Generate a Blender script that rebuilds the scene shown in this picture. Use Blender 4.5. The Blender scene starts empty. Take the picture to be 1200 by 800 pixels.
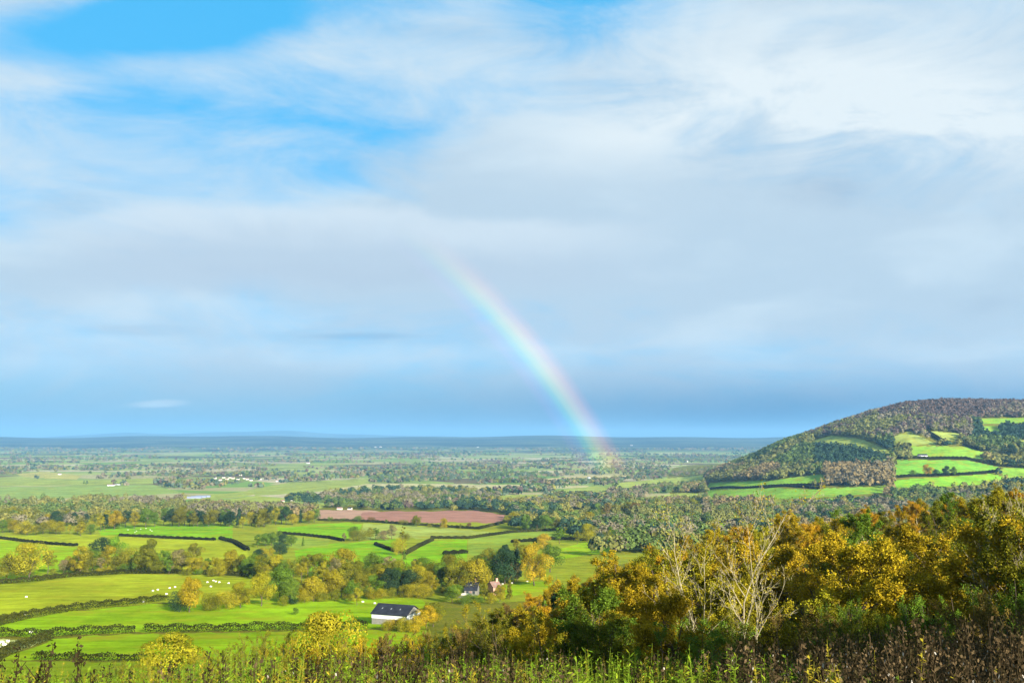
import bpy, math, random
import numpy as np

# ------------------------------------------------------------------ camera
FPX, HY = 1050.0, 513.0                       # focal length and horizon row on a 1200 x 800 frame
PITCH = math.atan((HY - 400.0) / FPX)
scn = bpy.context.scene
COL = scn.collection
cam_d = bpy.data.cameras.new("camera")
cam_d.sensor_width = 36.0
cam_d.lens = 36.0 * FPX / 1200.0
cam_d.clip_start, cam_d.clip_end = 0.1, 120000.0
cam = bpy.data.objects.new("camera", cam_d)
cam.rotation_euler = (math.pi / 2 + PITCH, 0, 0)
COL.objects.link(cam)
scn.camera = cam

# ------------------------------------------------------------------ exposure / render
EXPO = 1.7
vs = scn.view_settings
scn.display_settings.display_device = 'sRGB'
vs.view_transform = 'Standard'
vs.look = 'None'
vs.exposure = EXPO
vs.gamma = 1.0
vs.use_curve_mapping = False
cy = scn.cycles
cy.max_bounces = 5
cy.diffuse_bounces = 3
cy.glossy_bounces = 1
cy.transmission_bounces = 3
cy.transparent_max_bounces = 8
cy.volume_bounces = 0
cy.use_denoising = True
cy.denoising_prefilter = 'ACCURATE'
cy.use_adaptive_sampling = False

# ------------------------------------------------------------------ sun
SUN_EL, SUN_AZ = math.radians(20.0), math.radians(147.6)     # azimuth clockwise from +Y
SUN_DIR = np.array([math.cos(SUN_EL) * math.sin(SUN_AZ), math.cos(SUN_EL) * math.cos(SUN_AZ), math.sin(SUN_EL)])
sun_d = bpy.data.lights.new("sun", 'SUN')
sun_d.energy = 5.0
sun_d.angle = math.radians(0.5)
sun_d.color = (1.0, 0.93, 0.80)
sun = bpy.data.objects.new("sun", sun_d)
from mathutils import Vector
sun.rotation_euler = Vector(SUN_DIR).to_track_quat('Z', 'Y').to_euler()
COL.objects.link(sun)


# ------------------------------------------------------------------ node helpers
class NT:
    def __init__(s, tree):
        s.t = tree
        s.n = tree.nodes
        s.l = tree.links

    def node(s, kind, **kw):
        n = s.n.new(kind)
        for k, v in kw.items():
            setattr(n, k, v)
        return n

    def put(s, sock, v):
        if hasattr(v, 'is_output'):
            s.l.new(v, sock)
        elif isinstance(v, (tuple, list)) and len(v) == 3 and sock.type == 'RGBA':
            sock.default_value = (*v, 1.0)
        else:
            sock.default_value = v

    def m(s, op, a, b=0.0, c=0.0, clamp=False):
        n = s.node('ShaderNodeMath', operation=op)
        n.use_clamp = clamp
        s.put(n.inputs[0], a)
        s.put(n.inputs[1], b)
        s.put(n.inputs[2], c)
        return n.outputs[0]

    def ss(s, v, a, b, o0=0.0, o1=1.0):
        n = s.node('ShaderNodeMapRange', interpolation_type='SMOOTHSTEP')
        s.put(n.inputs['Value'], v)
        n.inputs['From Min'].default_value = a
        n.inputs['From Max'].default_value = b
        n.inputs['To Min'].default_value = o0
        n.inputs['To Max'].default_value = o1
        return n.outputs[0]

    def mix(s, f, a, b, mode='MIX'):
        n = s.node('ShaderNodeMix', data_type='RGBA', blend_type=mode)
        s.put(n.inputs[0], f)
        s.put(n.inputs[6], a)
        s.put(n.inputs[7], b)
        return n.outputs[2]

    def noise(s, vec, scale, detail=4.0, rough=0.55, dist=0.0):
        n = s.node('ShaderNodeTexNoise')
        s.put(n.inputs['Vector'], vec)
        n.inputs['Scale'].default_value = scale
        n.inputs['Detail'].default_value = detail
        n.inputs['Roughness'].default_value = rough
        n.inputs['Distortion'].default_value = dist
        return n.outputs['Fac']

    def scale(s, vec, v):
        n = s.node('ShaderNodeVectorMath', operation='MULTIPLY')
        s.put(n.inputs[0], vec)
        n.inputs[1].default_value = v
        return n.outputs[0]


# ------------------------------------------------------------------ world: Nishita sky with cloud layers
world = bpy.data.worlds.new("World")
scn.world = world
world.use_nodes = True
wt = NT(world.node_tree)
wt.n.clear()
WS = 0.10
K = 1.0 / (WS * 2 ** EXPO)                    # picture value -> sky colour value


def wc(r, g, b):
    f = lambda c: ((c / 255 + 0.055) / 1.055) ** 2.4 if c > 10 else c / 255 / 12.92
    return (f(r) * K, f(g) * K, f(b) * K)


sky = wt.node('ShaderNodeTexSky', sky_type='NISHITA')
sky.sun_disc = False
sky.sun_elevation = SUN_EL
sky.sun_rotation = SUN_AZ
sky.altitude = 200
sky.air_density = 1.0
sky.dust_density = 0.6
sky.ozone_density = 2.0
tc = wt.node('ShaderNodeTexCoord')
sep = wt.node('ShaderNodeSeparateXYZ')
wt.l.new(tc.outputs['Generated'], sep.inputs[0])
yy = wt.m('MAXIMUM', sep.outputs[1], 0.08)
U = wt.m('DIVIDE', sep.outputs[0], yy)
E = wt.m('DIVIDE', sep.outputs[2], yy)        # elevation slope of the viewing direction
comb = wt.node('ShaderNodeCombineXYZ')
wt.l.new(sep.outputs[0], comb.inputs[0])
wt.l.new(sep.outputs[1], comb.inputs[1])
wt.l.new(wt.m('MULTIPLY', sep.outputs[2], 1.9), comb.inputs[2])
D = comb.outputs[0]


def blob(u0, e0, su, se, tilt=0.0):
    a = wt.m('SUBTRACT', U, u0)
    b = wt.m('SUBTRACT', wt.m('SUBTRACT', E, e0), wt.m('MULTIPLY', a, tilt))
    a = wt.m('DIVIDE', a, su)
    b = wt.m('DIVIDE', b, se)
    q = wt.m('ADD', wt.m('MULTIPLY', a, a), wt.m('MULTIPLY', b, b))
    return wt.m('EXPONENT', wt.m('MULTIPLY', q, -1.0))


def total(*terms):
    o = terms[0]
    for t in terms[1:]:
        o = wt.m('ADD', o, t)
    return o


def tm(a, k):
    return wt.m('MULTIPLY', a, k)


n_big = wt.noise(D, 3.0, 7.0, 0.52, 0.6)
n_wisp = wt.noise(wt.scale(D, (1.0, 1.0, 1.6)), 5.0, 10.0, 0.66, 0.6)
n_soft = wt.noise(wt.scale(D, (1.0, 1.0, 1.6)), 6.0, 6.0, 0.5, 0.3)
# how much cloud covers the blue
cover = total(tm(wt.m('SUBTRACT', n_big, 0.5), 1.5), tm(wt.m('SUBTRACT', n_wisp, 0.5), 1.9),
              0.80,
              tm(blob(-0.40, 0.485, 0.17, 0.05, 0.10), -2.0),
              tm(blob(-0.27, 0.365, 0.17, 0.05, 0.0), -0.55),
              tm(blob(-0.19, 0.30, 0.13, 0.045, 0.1), -0.60),
              tm(blob(-0.46, 0.375, 0.16, 0.035, 0.0), -0.55),
              tm(blob(0.10, 0.53, 0.09, 0.07, 0.0), -0.75),
              tm(blob(0.44, 0.58, 0.14, 0.035, 0.0), -0.70),
              tm(blob(-0.05, 0.56, 0.14, 0.05, 0.0), -0.30),
              tm(blob(-0.50, 0.53, 0.14, 0.030, 0.15), 0.45),
              tm(blob(-0.45, 0.43, 0.25, 0.025, 0.12), 0.40),
              tm(blob(0.33, 0.40, 0.30, 0.09, 0.0), 0.5),
              tm(blob(-0.30, 0.215, 0.35, 0.045, 0.0), 0.4),
              tm(blob(0.30, 0.22, 0.5, 0.10, 0.0), 0.7))
cover = wt.ss(cover, -0.25, 1.2)
blue = wt.mix(0.90, sky.outputs[0], wc(58, 186, 246))
cl_hi = wc(208, 229, 243)
cl_lav = wc(191, 215, 233)
cl_gray = wc(172, 196, 218)
cl_wht = wc(232, 244, 250)
shade = total(n_soft, tm(blob(-0.45, 0.42, 0.45, 0.15, 0.0), -0.3), tm(blob(0.0, 0.14, 0.25, 0.03, 0.0), 0.22), tm(blob(0.20, 0.255, 0.40, 0.09, 0.0), 0.18), tm(blob(-0.12, 0.185, 0.17, 0.022, 0.0), 0.26),
              tm(blob(-0.33, 0.190, 0.2, 0.02, 0.0), 0.22),
              tm(blob(-0.27, 0.237, 0.28, 0.022, -0.05), -0.22), tm(blob(-0.19, 0.275, 0.06, 0.014, 0.0), -0.2),
              tm(blob(-0.2, 0.135, 0.4, 0.03, 0.0), -0.15),
              tm(blob(-0.17, 0.113, 0.10, 0.006, 0.0), 0.5), tm(blob(-0.42, 0.120, 0.06, 0.006, 0.0), 0.3),
               tm(blob(0.50, 0.14, 0.12, 0.03, 0.0), 0.3))
cc = wt.mix(wt.ss(shade, 0.30, 0.62), cl_hi, cl_lav)
cc = wt.mix(wt.ss(shade, 0.70, 1.05), cc, cl_gray)
white = total(tm(blob(0.32, 0.385, 0.24, 0.07, 0.0), 1.1), tm(blob(0.50, 0.36, 0.25, 0.07, 0.0), 0.9), tm(blob(0.35, 0.47, 0.3, 0.05, 0.0), 0.35), tm(blob(0.12, 0.345, 0.10, 0.04, 0.2), 0.45),
              tm(blob(-0.43, 0.405, 0.25, 0.02, 0.1), 0.35))
white = wt.m('MULTIPLY', white, wt.ss(wt.m('ADD', n_big, tm(wt.m('SUBTRACT', n_wisp, 0.5), 1.1)), 0.22, 0.66))
cc = wt.mix(wt.m('MULTIPLY', white, 0.95, clamp=True), cc, cl_wht)
# soft cumulus bank in the middle left
bt = total(tm(E, 1.0), -0.262, tm(wt.m('SUBTRACT', n_big, 0.5), 0.10), tm(wt.m('SUBTRACT', n_soft, 0.5), 0.06), tm(blob(-0.16, 0.26, 0.09, 0.2, 0.0), -0.012))
bank = wt.m('MULTIPLY', wt.m('MULTIPLY', wt.ss(bt, 0.010, -0.012), wt.ss(E, 0.150, 0.185)), wt.m('MULTIPLY', wt.ss(U, -0.60, -0.40), wt.ss(U, 0.25, 0.0)))
bcol = wt.mix(wt.ss(wt.m('ADD', bt, tm(wt.m('SUBTRACT', n_wisp, 0.5), 0.06)), -0.010, -0.065), wc(216, 232, 244), wc(193, 213, 231))
# rain and distance low over the vale
low = wt.m('MULTIPLY', wt.ss(E, 0.100, 0.010), wt.ss(n_soft, 0.30, 0.75, 0.95, 0.72))
hz = wt.mix(wt.ss(U, -0.45, 0.35), wc(122, 178, 206), wc(8, 98, 152))
full = wt.mix(cover, blue, cc)
full = wt.mix(wt.m('MULTIPLY', bank, 0.75), full, bcol)
full = wt.mix(low, full, hz)
# small pale cloud on the left horizon
sm = total(blob(-0.395, 0.038, 0.045, 0.006, 0.04), tm(wt.m('SUBTRACT', n_wisp, 0.5), 1.0))
full = wt.mix(wt.m('MULTIPLY', wt.ss(sm, 0.4, 1.0), 0.6), full, wc(215, 232, 242))
full = wt.mix(wt.ss(sep.outputs[2], 0.0, -0.03), full, wc(110, 150, 150))
bg = wt.node('ShaderNodeBackground')
bg.inputs['Strength'].default_value = WS
wt.l.new(full, bg.inputs['Color'])
wo = wt.node('ShaderNodeOutputWorld')
wt.l.new(bg.outputs[0], wo.inputs['Surface'])

# ------------------------------------------------------------------ projection helpers
CP, SP = math.cos(PITCH), math.sin(PITCH)


def ray(px, py):
    """slope of the viewing ray: lateral and vertical metres per metre forward"""
    xc = (np.asarray(px, float) - 600) / FPX
    yc = (400 - np.asarray(py, float)) / FPX
    dy = CP - yc * SP
    return xc / dy, (SP + yc * CP) / dy


def to_px(x, y, z):
    zc = y * CP + z * SP
    yc = -y * SP + z * CP
    return 600 + FPX * x / zc, 400 - FPX * yc / zc


# ------------------------------------------------------------------ terrain
_PD = np.array([1, 5, 12, 25, 40, 70, 100, 150, 200, 250, 300, 400, 550, 800, 1200, 1700, 2500, 4000, 8000, 12000, 60000.])
_PZ = np.array([-1.8, -2.5, -4.2, -7.6, -11.6, -19.8, -27.8, -38.5, -46, -52.5, -58, -66.5, -76, -88, -101, -112, -122, -128, -131, -131, -131.])
_LD = np.linspace(0, math.log(60000), 1600)
_LZ = np.interp(_LD, np.log(_PD), _PZ)
_k = np.exp(-np.linspace(-2, 2, 61) ** 2)
_LZ = np.convolve(np.pad(_LZ, 30, mode='edge'), _k / _k.sum(), mode='valid')
# crest line of the hill on the right, as slope against bearing
_HU = np.array([0.17, 0.21, 0.24, 0.27, 0.30, 0.33, 0.36, 0.40, 0.44, 0.48, 0.57, 0.85])
_HT = np.array([575, 562, 548, 536, 521, 511, 500, 487, 477, 474, 475, 482.])
DC, D0 = 2300.0, 1200.0


def sstep(t):
    t = np.clip(t, 0, 1)
    return t * t * (3 - 2 * t)


def hill_mix(u, d):
    up = sstep((d - D0) / (DC - D0)) ** 0.9
    dn = 1 - sstep((d - DC) / 2600.0)
    return np.where(d < DC, up, dn) * sstep((u - 0.16) / 0.05)


def height(x, y):
    x = np.asarray(x, float)
    y = np.asarray(y, float)
    d = np.maximum(y, 1.0)
    u = np.clip(x / np.maximum(d, 8.0), -1, 1)
    z = np.interp(np.log(d), _LD, _LZ)
    z = z + np.where(y < 1, (1 - y) * (0.10 + 0.15 * sstep((x - 4) / 26.0)), 0)  # extra rise behind on the right, shaped to lift the added trees' shade
    # wooded spur on the right
    z = z + 23.0 * np.exp(-((d - 205) / 120.0) ** 2) * sstep((u - 0.05) / 0.34) * sstep((d - 25) / 90.0)
    z = z + 0.35 * sstep((u - 0.1) / 0.3) * np.exp(-(d / 30.0) ** 2)
    # rolling fields
    a = sstep((d - 180) / 400.0) * (1 - sstep((d - 2500) / 3000.0))
    z = z + a * (1.9 * np.sin(x / 83.0 + 0.7) * np.cos(d / 121.0 + 0.4) + 1.6 * np.sin(x / 210.0 + d / 300.0))
    # the hill
    crest = (HY - np.interp(u, _HU, _HT)) / FPX * DC
    hm = hill_mix(u, d)
    lump = 5.0 * np.sin(x / 61.0 + d / 140.0) + 4.0 * np.sin(x / 137.0 - d / 93.0)
    z = z + hm * np.maximum(crest - z, 0) + lump * hm * (1 - hm) * 2.0
    # far rising ground at the edge of the vale
    r1 = sstep((d - 7800) / 7000.0)
    z = z + r1 * (1 - sstep((d - 18000) / 9000)) * (152 + 14 * np.sin(u * 17 + 1) + 9 * np.sin(u * 41))
    bump = 0.55 * np.exp(-((u + 0.44) / 0.09) ** 2) + 0.75 * np.exp(-((u + 0.27) / 0.10) ** 2) + 0.35 * np.exp(-((u + 0.1) / 0.1) ** 2) + 0.1
    r2 = np.exp(-((d - 27500) / 3200.0) ** 2)
    z = z + r2 * bump * (400 + 18 * np.sin(u * 70))
    return z


_DS = np.concatenate([np.geomspace(4, 1150, 1500), np.linspace(1152, 2600, 900), np.geomspace(2610, 34000, 900)])


def ground_at(px, py):
    """world point where the ray through a picture point meets the ground"""
    u, w = ray(px, py)
    zz = height(u * _DS, _DS)
    hit = np.nonzero(zz >= w * _DS)[0]
    d = _DS[hit[0]] if len(hit) else _DS[-1]
    x = float(u * d)
    return x, float(d), float(height(x, d))


# ------------------------------------------------------------------ object helpers
def tag(o, label=None, cat=None, group=None, kind=None):
    if label:
        o['label'] = label
    if cat:
        o['category'] = cat
    if group:
        o['group'] = group
    if kind:
        o['kind'] = kind
    return o


def link(name, me, parent=None):
    o = bpy.data.objects.new(name, me)
    COL.objects.link(o)
    if parent:
        o.parent = parent
    return o


def empty(name, loc, rz=0.0, scale=1.0):
    o = bpy.data.objects.new(name, None)
    o.empty_display_size = 0.2
    o.location = loc
    o.rotation_euler = (0, 0, rz)
    o.scale = (scale, scale, scale) if not isinstance(scale, tuple) else scale
    COL.objects.link(o)
    return o


def mesh_np(name, V, Q, mat=None, tint=None, color=None, smooth=False):
    """mesh from numpy vertices and quads (or a list of polygons)"""
    me = bpy.data.meshes.new(name)
    V = np.ascontiguousarray(V, np.float32)
    Q = np.ascontiguousarray(Q, np.int32)
    k = Q.shape[1]
    me.vertices.add(len(V))
    me.vertices.foreach_set('co', V.ravel())
    me.loops.add(Q.size)
    me.loops.foreach_set('vertex_index', Q.ravel())
    me.polygons.add(len(Q))
    me.polygons.foreach_set('loop_start', np.arange(0, Q.size, k, dtype=np.int32))
    if smooth:
        me.polygons.foreach_set('use_smooth', np.ones(len(Q), bool))
    if tint is not None:
        a = me.attributes.new('tint', 'FLOAT', 'FACE')
        a.data.foreach_set('value', np.ascontiguousarray(tint, np.float32))
    if color is not None:
        a = me.attributes.new('leaf_color', 'FLOAT_COLOR', 'FACE')
        c = np.ones((len(Q), 4), np.float32)
        c[:, :3] = color
        a.data.foreach_set('color', c.ravel())
    me.update(calc_edges=True)
    if mat:
        me.materials.append(mat)
    return me


class MB:
    """collects boxes and prisms into one mesh"""

    def __init__(s):
        s.v, s.f = [], []

    def box(s, x0, x1, y0, y1, z0, z1):
        b = len(s.v)
        s.v += [(x, y, z) for z in (z0, z1) for x, y in ((x0, y0), (x1, y0), (x1, y1), (x0, y1))]
        s.f += [tuple(b + i for i in q) for q in ((3, 2, 1, 0), (4, 5, 6, 7), (0, 1, 5, 4), (1, 2, 6, 5), (2, 3, 7, 6), (3, 0, 4, 7))]
        return s

    def poly(s, pts):
        b = len(s.v)
        s.v += list(pts)
        s.f.append(tuple(range(b, b + len(pts))))
        return s

    def prism(s, a, b_):
        n = len(a)
        o = len(s.v)
        s.v += list(a) + list(b_)
        s.f += [tuple(o + i for i in range(n))[::-1], tuple(o + n + i for i in range(n))]
        s.f += [(o + i, o + (i + 1) % n, o + n + (i + 1) % n, o + n + i) for i in range(n)]
        return s

    def mesh(s, name, mat):
        me = bpy.data.meshes.new(name)
        me.from_pydata(s.v, [], s.f)
        me.update()
        me.materials.append(mat)
        return me


# ------------------------------------------------------------------ materials
def material(name):
    m = bpy.data.materials.new(name)
    m.use_nodes = True
    t = NT(m.node_tree)
    t.n.clear()
    out = t.node('ShaderNodeOutputMaterial')
    return m, t, out


def plain(name, rgb, rough=0.8, var=0.15, scale=6.0, spec=0.3):
    m, t, out = material(name)
    p = t.node('ShaderNodeBsdfPrincipled')
    co = t.node('ShaderNodeTexCoord').outputs['Object']
    n = t.noise(co, scale, 5.0)
    f = t.ss(n, 0.3, 0.7, 1 - var, 1 + var)
    c = t.node('ShaderNodeVectorMath', operation='SCALE')
    c.inputs[0].default_value = rgb
    t.l.new(f, c.inputs['Scale'])
    t.l.new(c.outputs[0], p.inputs['Base Color'])
    p.inputs['Roughness'].default_value = rough
    p.inputs['Specular IOR Level'].default_value = spec
    t.l.new(p.outputs[0], out.inputs[0])
    return m


def leaf_material(name, per_face):
    m, t, out = material(name)
    if per_face:
        base = t.node('ShaderNodeAttribute', attribute_name='leaf_color').outputs['Color']
    else:
        base0 = t.node('ShaderNodeObjectInfo')
        ti = t.node('ShaderNodeAttribute', attribute_name='tint').outputs['Fac']
        k = t.node('ShaderNodeVectorMath', operation='SCALE')
        t.l.new(base0.outputs['Color'], k.inputs[0])
        t.l.new(t.ss(ti, 0.0, 1.0, 0.55, 1.5), k.inputs['Scale'])
        h = t.node('ShaderNodeHueSaturation')
        t.l.new(t.ss(ti, 0.0, 1.0, 0.508, 0.492), h.inputs['Hue'])
        t.l.new(k.outputs[0], h.inputs['Color'])
        base = h.outputs[0]
    d = t.node('ShaderNodeBsdfDiffuse')
    tr = t.node('ShaderNodeBsdfTranslucent')
    t.l.new(base, d.inputs['Color'])
    t.l.new(base, tr.inputs['Color'])
    mx = t.node('ShaderNodeMixShader')
    mx.inputs[0].default_value = 0.2
    t.l.new(d.outputs[0], mx.inputs[1])
    t.l.new(tr.outputs[0], mx.inputs[2])
    t.l.new(mx.outputs[0], out.inputs[0])
    return m


M_LEAF = leaf_material('leaf', False)
M_LEAFC = leaf_material('leaf_mass', True)


def bark_material(name, rgb, rgb2):
    m, t, out = material(name)
    co = t.node('ShaderNodeTexCoord').outputs['Object']
    n = t.noise(t.scale(co, (1, 1, 0.25)), 40.0, 4.0, 0.6)
    p = t.node('ShaderNodeBsdfPrincipled')
    t.l.new(t.mix(t.ss(n, 0.4, 0.65), rgb, rgb2), p.inputs['Base Color'])
    p.inputs['Roughness'].default_value = 0.9
    p.inputs['Specular IOR Level'].default_value = 0.1
    t.l.new(p.outputs[0], out.inputs[0])
    return m


M_BARK = bark_material('bark', (0.10, 0.075, 0.05), (0.05, 0.038, 0.028))
M_DRYBARK = bark_material('dry_bark', (0.26, 0.22, 0.13), (0.13, 0.11, 0.06))
M_GREYBARK = bark_material('grey_bark', (0.30, 0.26, 0.16), (0.17, 0.145, 0.085))
M_PALEBARK = bark_material('pale_bark', (0.42, 0.37, 0.27), (0.22, 0.19, 0.13))


def pasture_material():
    m, t, out = material('pasture')
    oi = t.node('ShaderNodeObjectInfo')
    pos = t.node('ShaderNodeNewGeometry').outputs['Position']
    big = t.noise(pos, 0.018, 4.0, 0.6)
    med = t.noise(pos, 0.12, 5.0, 0.62)
    fine = t.noise(t.scale(pos, (1, 1, 1)), 0.9, 4.0, 0.7)
    streak = t.ss(t.noise(t.scale(pos, (0.012, 0.16, 1.0)), 1.0, 4.0, 0.6), 0.35, 0.65, -0.10, 0.10)
    f = t.m('ADD', t.m('ADD', t.m('ADD', streak, t.ss(big, 0.3, 0.7, -0.22, 0.20)), t.ss(med, 0.3, 0.7, -0.17, 0.17)), t.ss(fine, 0.25, 0.75, 0.84, 1.16))
    k = t.node('ShaderNodeVectorMath', operation='SCALE')
    t.l.new(oi.outputs['Color'], k.inputs[0])
    t.l.new(f, k.inputs['Scale'])
    dry = t.mix(t.ss(t.noise(pos, 0.05, 6.0, 0.65), 0.46, 0.72, 0.0, 0.75), k.outputs[0], (0.27, 0.24, 0.014))
    p = t.node('ShaderNodeBsdfDiffuse')
    t.l.new(dry, p.inputs['Color'])
    t.l.new(p.outputs[0], out.inputs[0])
    return m


M_PAST = pasture_material()


def plough_material():
    m, t, out = material('ploughed_soil')
    oi = t.node('ShaderNodeObjectInfo')
    pos = t.node('ShaderNodeNewGeometry').outputs['Position']
    n = t.noise(pos, 0.03, 5.0, 0.6)
    w = t.node('ShaderNodeTexWave', wave_type='BANDS', bands_direction='X')
    rot = t.node('ShaderNodeVectorRotate', rotation_type='Z_AXIS')
    t.l.new(pos, rot.inputs['Vector'])
    rot.inputs['Angle'].default_value = 0.95
    t.l.new(rot.outputs[0], w.inputs['Vector'])
    w.inputs['Scale'].default_value = 0.055
    w.inputs['Distortion'].default_value = 1.2
    w.inputs['Detail'].default_value = 3.0
    f = t.m('ADD', t.ss(n, 0.3, 0.7, 0.82, 1.12), t.ss(w.outputs['Fac'], 0, 1, -0.06, 0.08))
    k = t.node('ShaderNodeVectorMath', operation='SCALE')
    t.l.new(oi.outputs['Color'], k.inputs[0])
    t.l.new(f, k.inputs['Scale'])
    p = t.node('ShaderNodeBsdfDiffuse')
    t.l.new(k.outputs[0], p.inputs['Color'])
    t.l.new(p.outputs[0], out.inputs[0])
    return m


M_PLOUGH = plough_material()


def vale_material():
    """patchwork of small fields"""
    m, t, out = material('vale_fields')
    pos = t.node('ShaderNodeNewGeometry').outputs['Position']
    v = t.node('ShaderNodeTexVoronoi', voronoi_dimensions='2D', feature='F1', distance='MANHATTAN')
    warp = t.node('ShaderNodeVectorMath', operation='ADD')
    nz = t.node('ShaderNodeTexNoise')
    nz.inputs['Scale'].default_value = 0.003
    t.l.new(pos, nz.inputs['Vector'])
    sc = t.node('ShaderNodeVectorMath', operation='SCALE')
    t.l.new(nz.outputs['Color'], sc.inputs[0])
    sc.inputs['Scale'].default_value = 160.0
    t.l.new(pos, warp.inputs[0])
    t.l.new(sc.outputs[0], warp.inputs[1])
    t.l.new(warp.outputs[0], v.inputs['Vector'])
    v.inputs['Scale'].default_value = 1 / 260.0
    s = t.node('ShaderNodeSeparateColor')
    t.l.new(v.outputs['Color'], s.inputs[0])
    r = t.node('ShaderNodeValToRGB')
    cr = r.color_ramp
    cr.interpolation = 'CONSTANT'
    stops = [(0.0, (0.18, 0.24, 0.06)), (0.2, (0.24, 0.28, 0.08)), (0.38, (0.14, 0.23, 0.05)), (0.52, (0.28, 0.26, 0.12)),
             (0.66, (0.17, 0.21, 0.06)), (0.80, (0.34, 0.30, 0.18)), (0.9, (0.12, 0.10, 0.05))]
    cr.elements[0].position = 0.0
    cr.elements[0].color = (*stops[0][1], 1)
    cr.elements[1].position = stops[1][0]
    cr.elements[1].color = (*stops[1][1], 1)
    for p_, c_ in stops[2:]:
        e = cr.elements.new(p_)
        e.color = (*c_, 1)
    t.l.new(s.outputs[0], r.inputs[0])
    f = t.ss(t.noise(pos, 0.02, 4.0, 0.6), 0.3, 0.7, 0.85, 1.15)
    k = t.node('ShaderNodeVectorMath', operation='SCALE')
    t.l.new(r.outputs[0], k.inputs[0])
    t.l.new(f, k.inputs['Scale'])
    # woodland floor and heath far out, the farthest band darkened as painted cloud shade
    py = t.node('ShaderNodeSeparateXYZ')
    t.l.new(pos, py.inputs[0])
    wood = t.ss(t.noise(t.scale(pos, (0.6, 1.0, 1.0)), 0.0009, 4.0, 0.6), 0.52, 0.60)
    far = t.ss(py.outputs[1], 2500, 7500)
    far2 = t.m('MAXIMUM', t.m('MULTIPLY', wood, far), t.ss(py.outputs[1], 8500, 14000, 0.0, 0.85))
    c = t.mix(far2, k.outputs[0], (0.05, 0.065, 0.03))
    dk = t.mix(t.ss(t.noise(t.scale(pos, (0.5, 1.0, 1.0)), 0.0016, 5.0, 0.65), 0.42, 0.62), (0.016, 0.028, 0.026), (0.07, 0.09, 0.05))  # dark far band: cloud shade put into the ground colour
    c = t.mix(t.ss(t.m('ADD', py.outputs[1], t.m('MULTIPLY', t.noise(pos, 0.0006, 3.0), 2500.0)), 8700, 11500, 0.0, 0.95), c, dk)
    p = t.node('ShaderNodeBsdfDiffuse')
    t.l.new(c, p.inputs['Color'])
    t.l.new(p.outputs[0], out.inputs[0])
    return m


M_VALE = vale_material()


def rough_material():
    m, t, out = material('rough_ground')
    pos = t.node('ShaderNodeNewGeometry').outputs['Position']
    n = t.noise(pos, 0.08, 5.0, 0.65)
    n2 = t.noise(pos, 1.3, 4.0, 0.65)
    c = t.mix(t.ss(n, 0.35, 0.65), (0.13, 0.15, 0.012), (0.19, 0.17, 0.02))
    c = t.mix(t.ss(n2, 0.4, 0.7), c, (0.08, 0.075, 0.015))
    p = t.node('ShaderNodeBsdfDiffuse')
    t.l.new(c, p.inputs['Color'])
    t.l.new(p.outputs[0], out.inputs[0])
    return m


M_ROUGH = rough_material()

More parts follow.
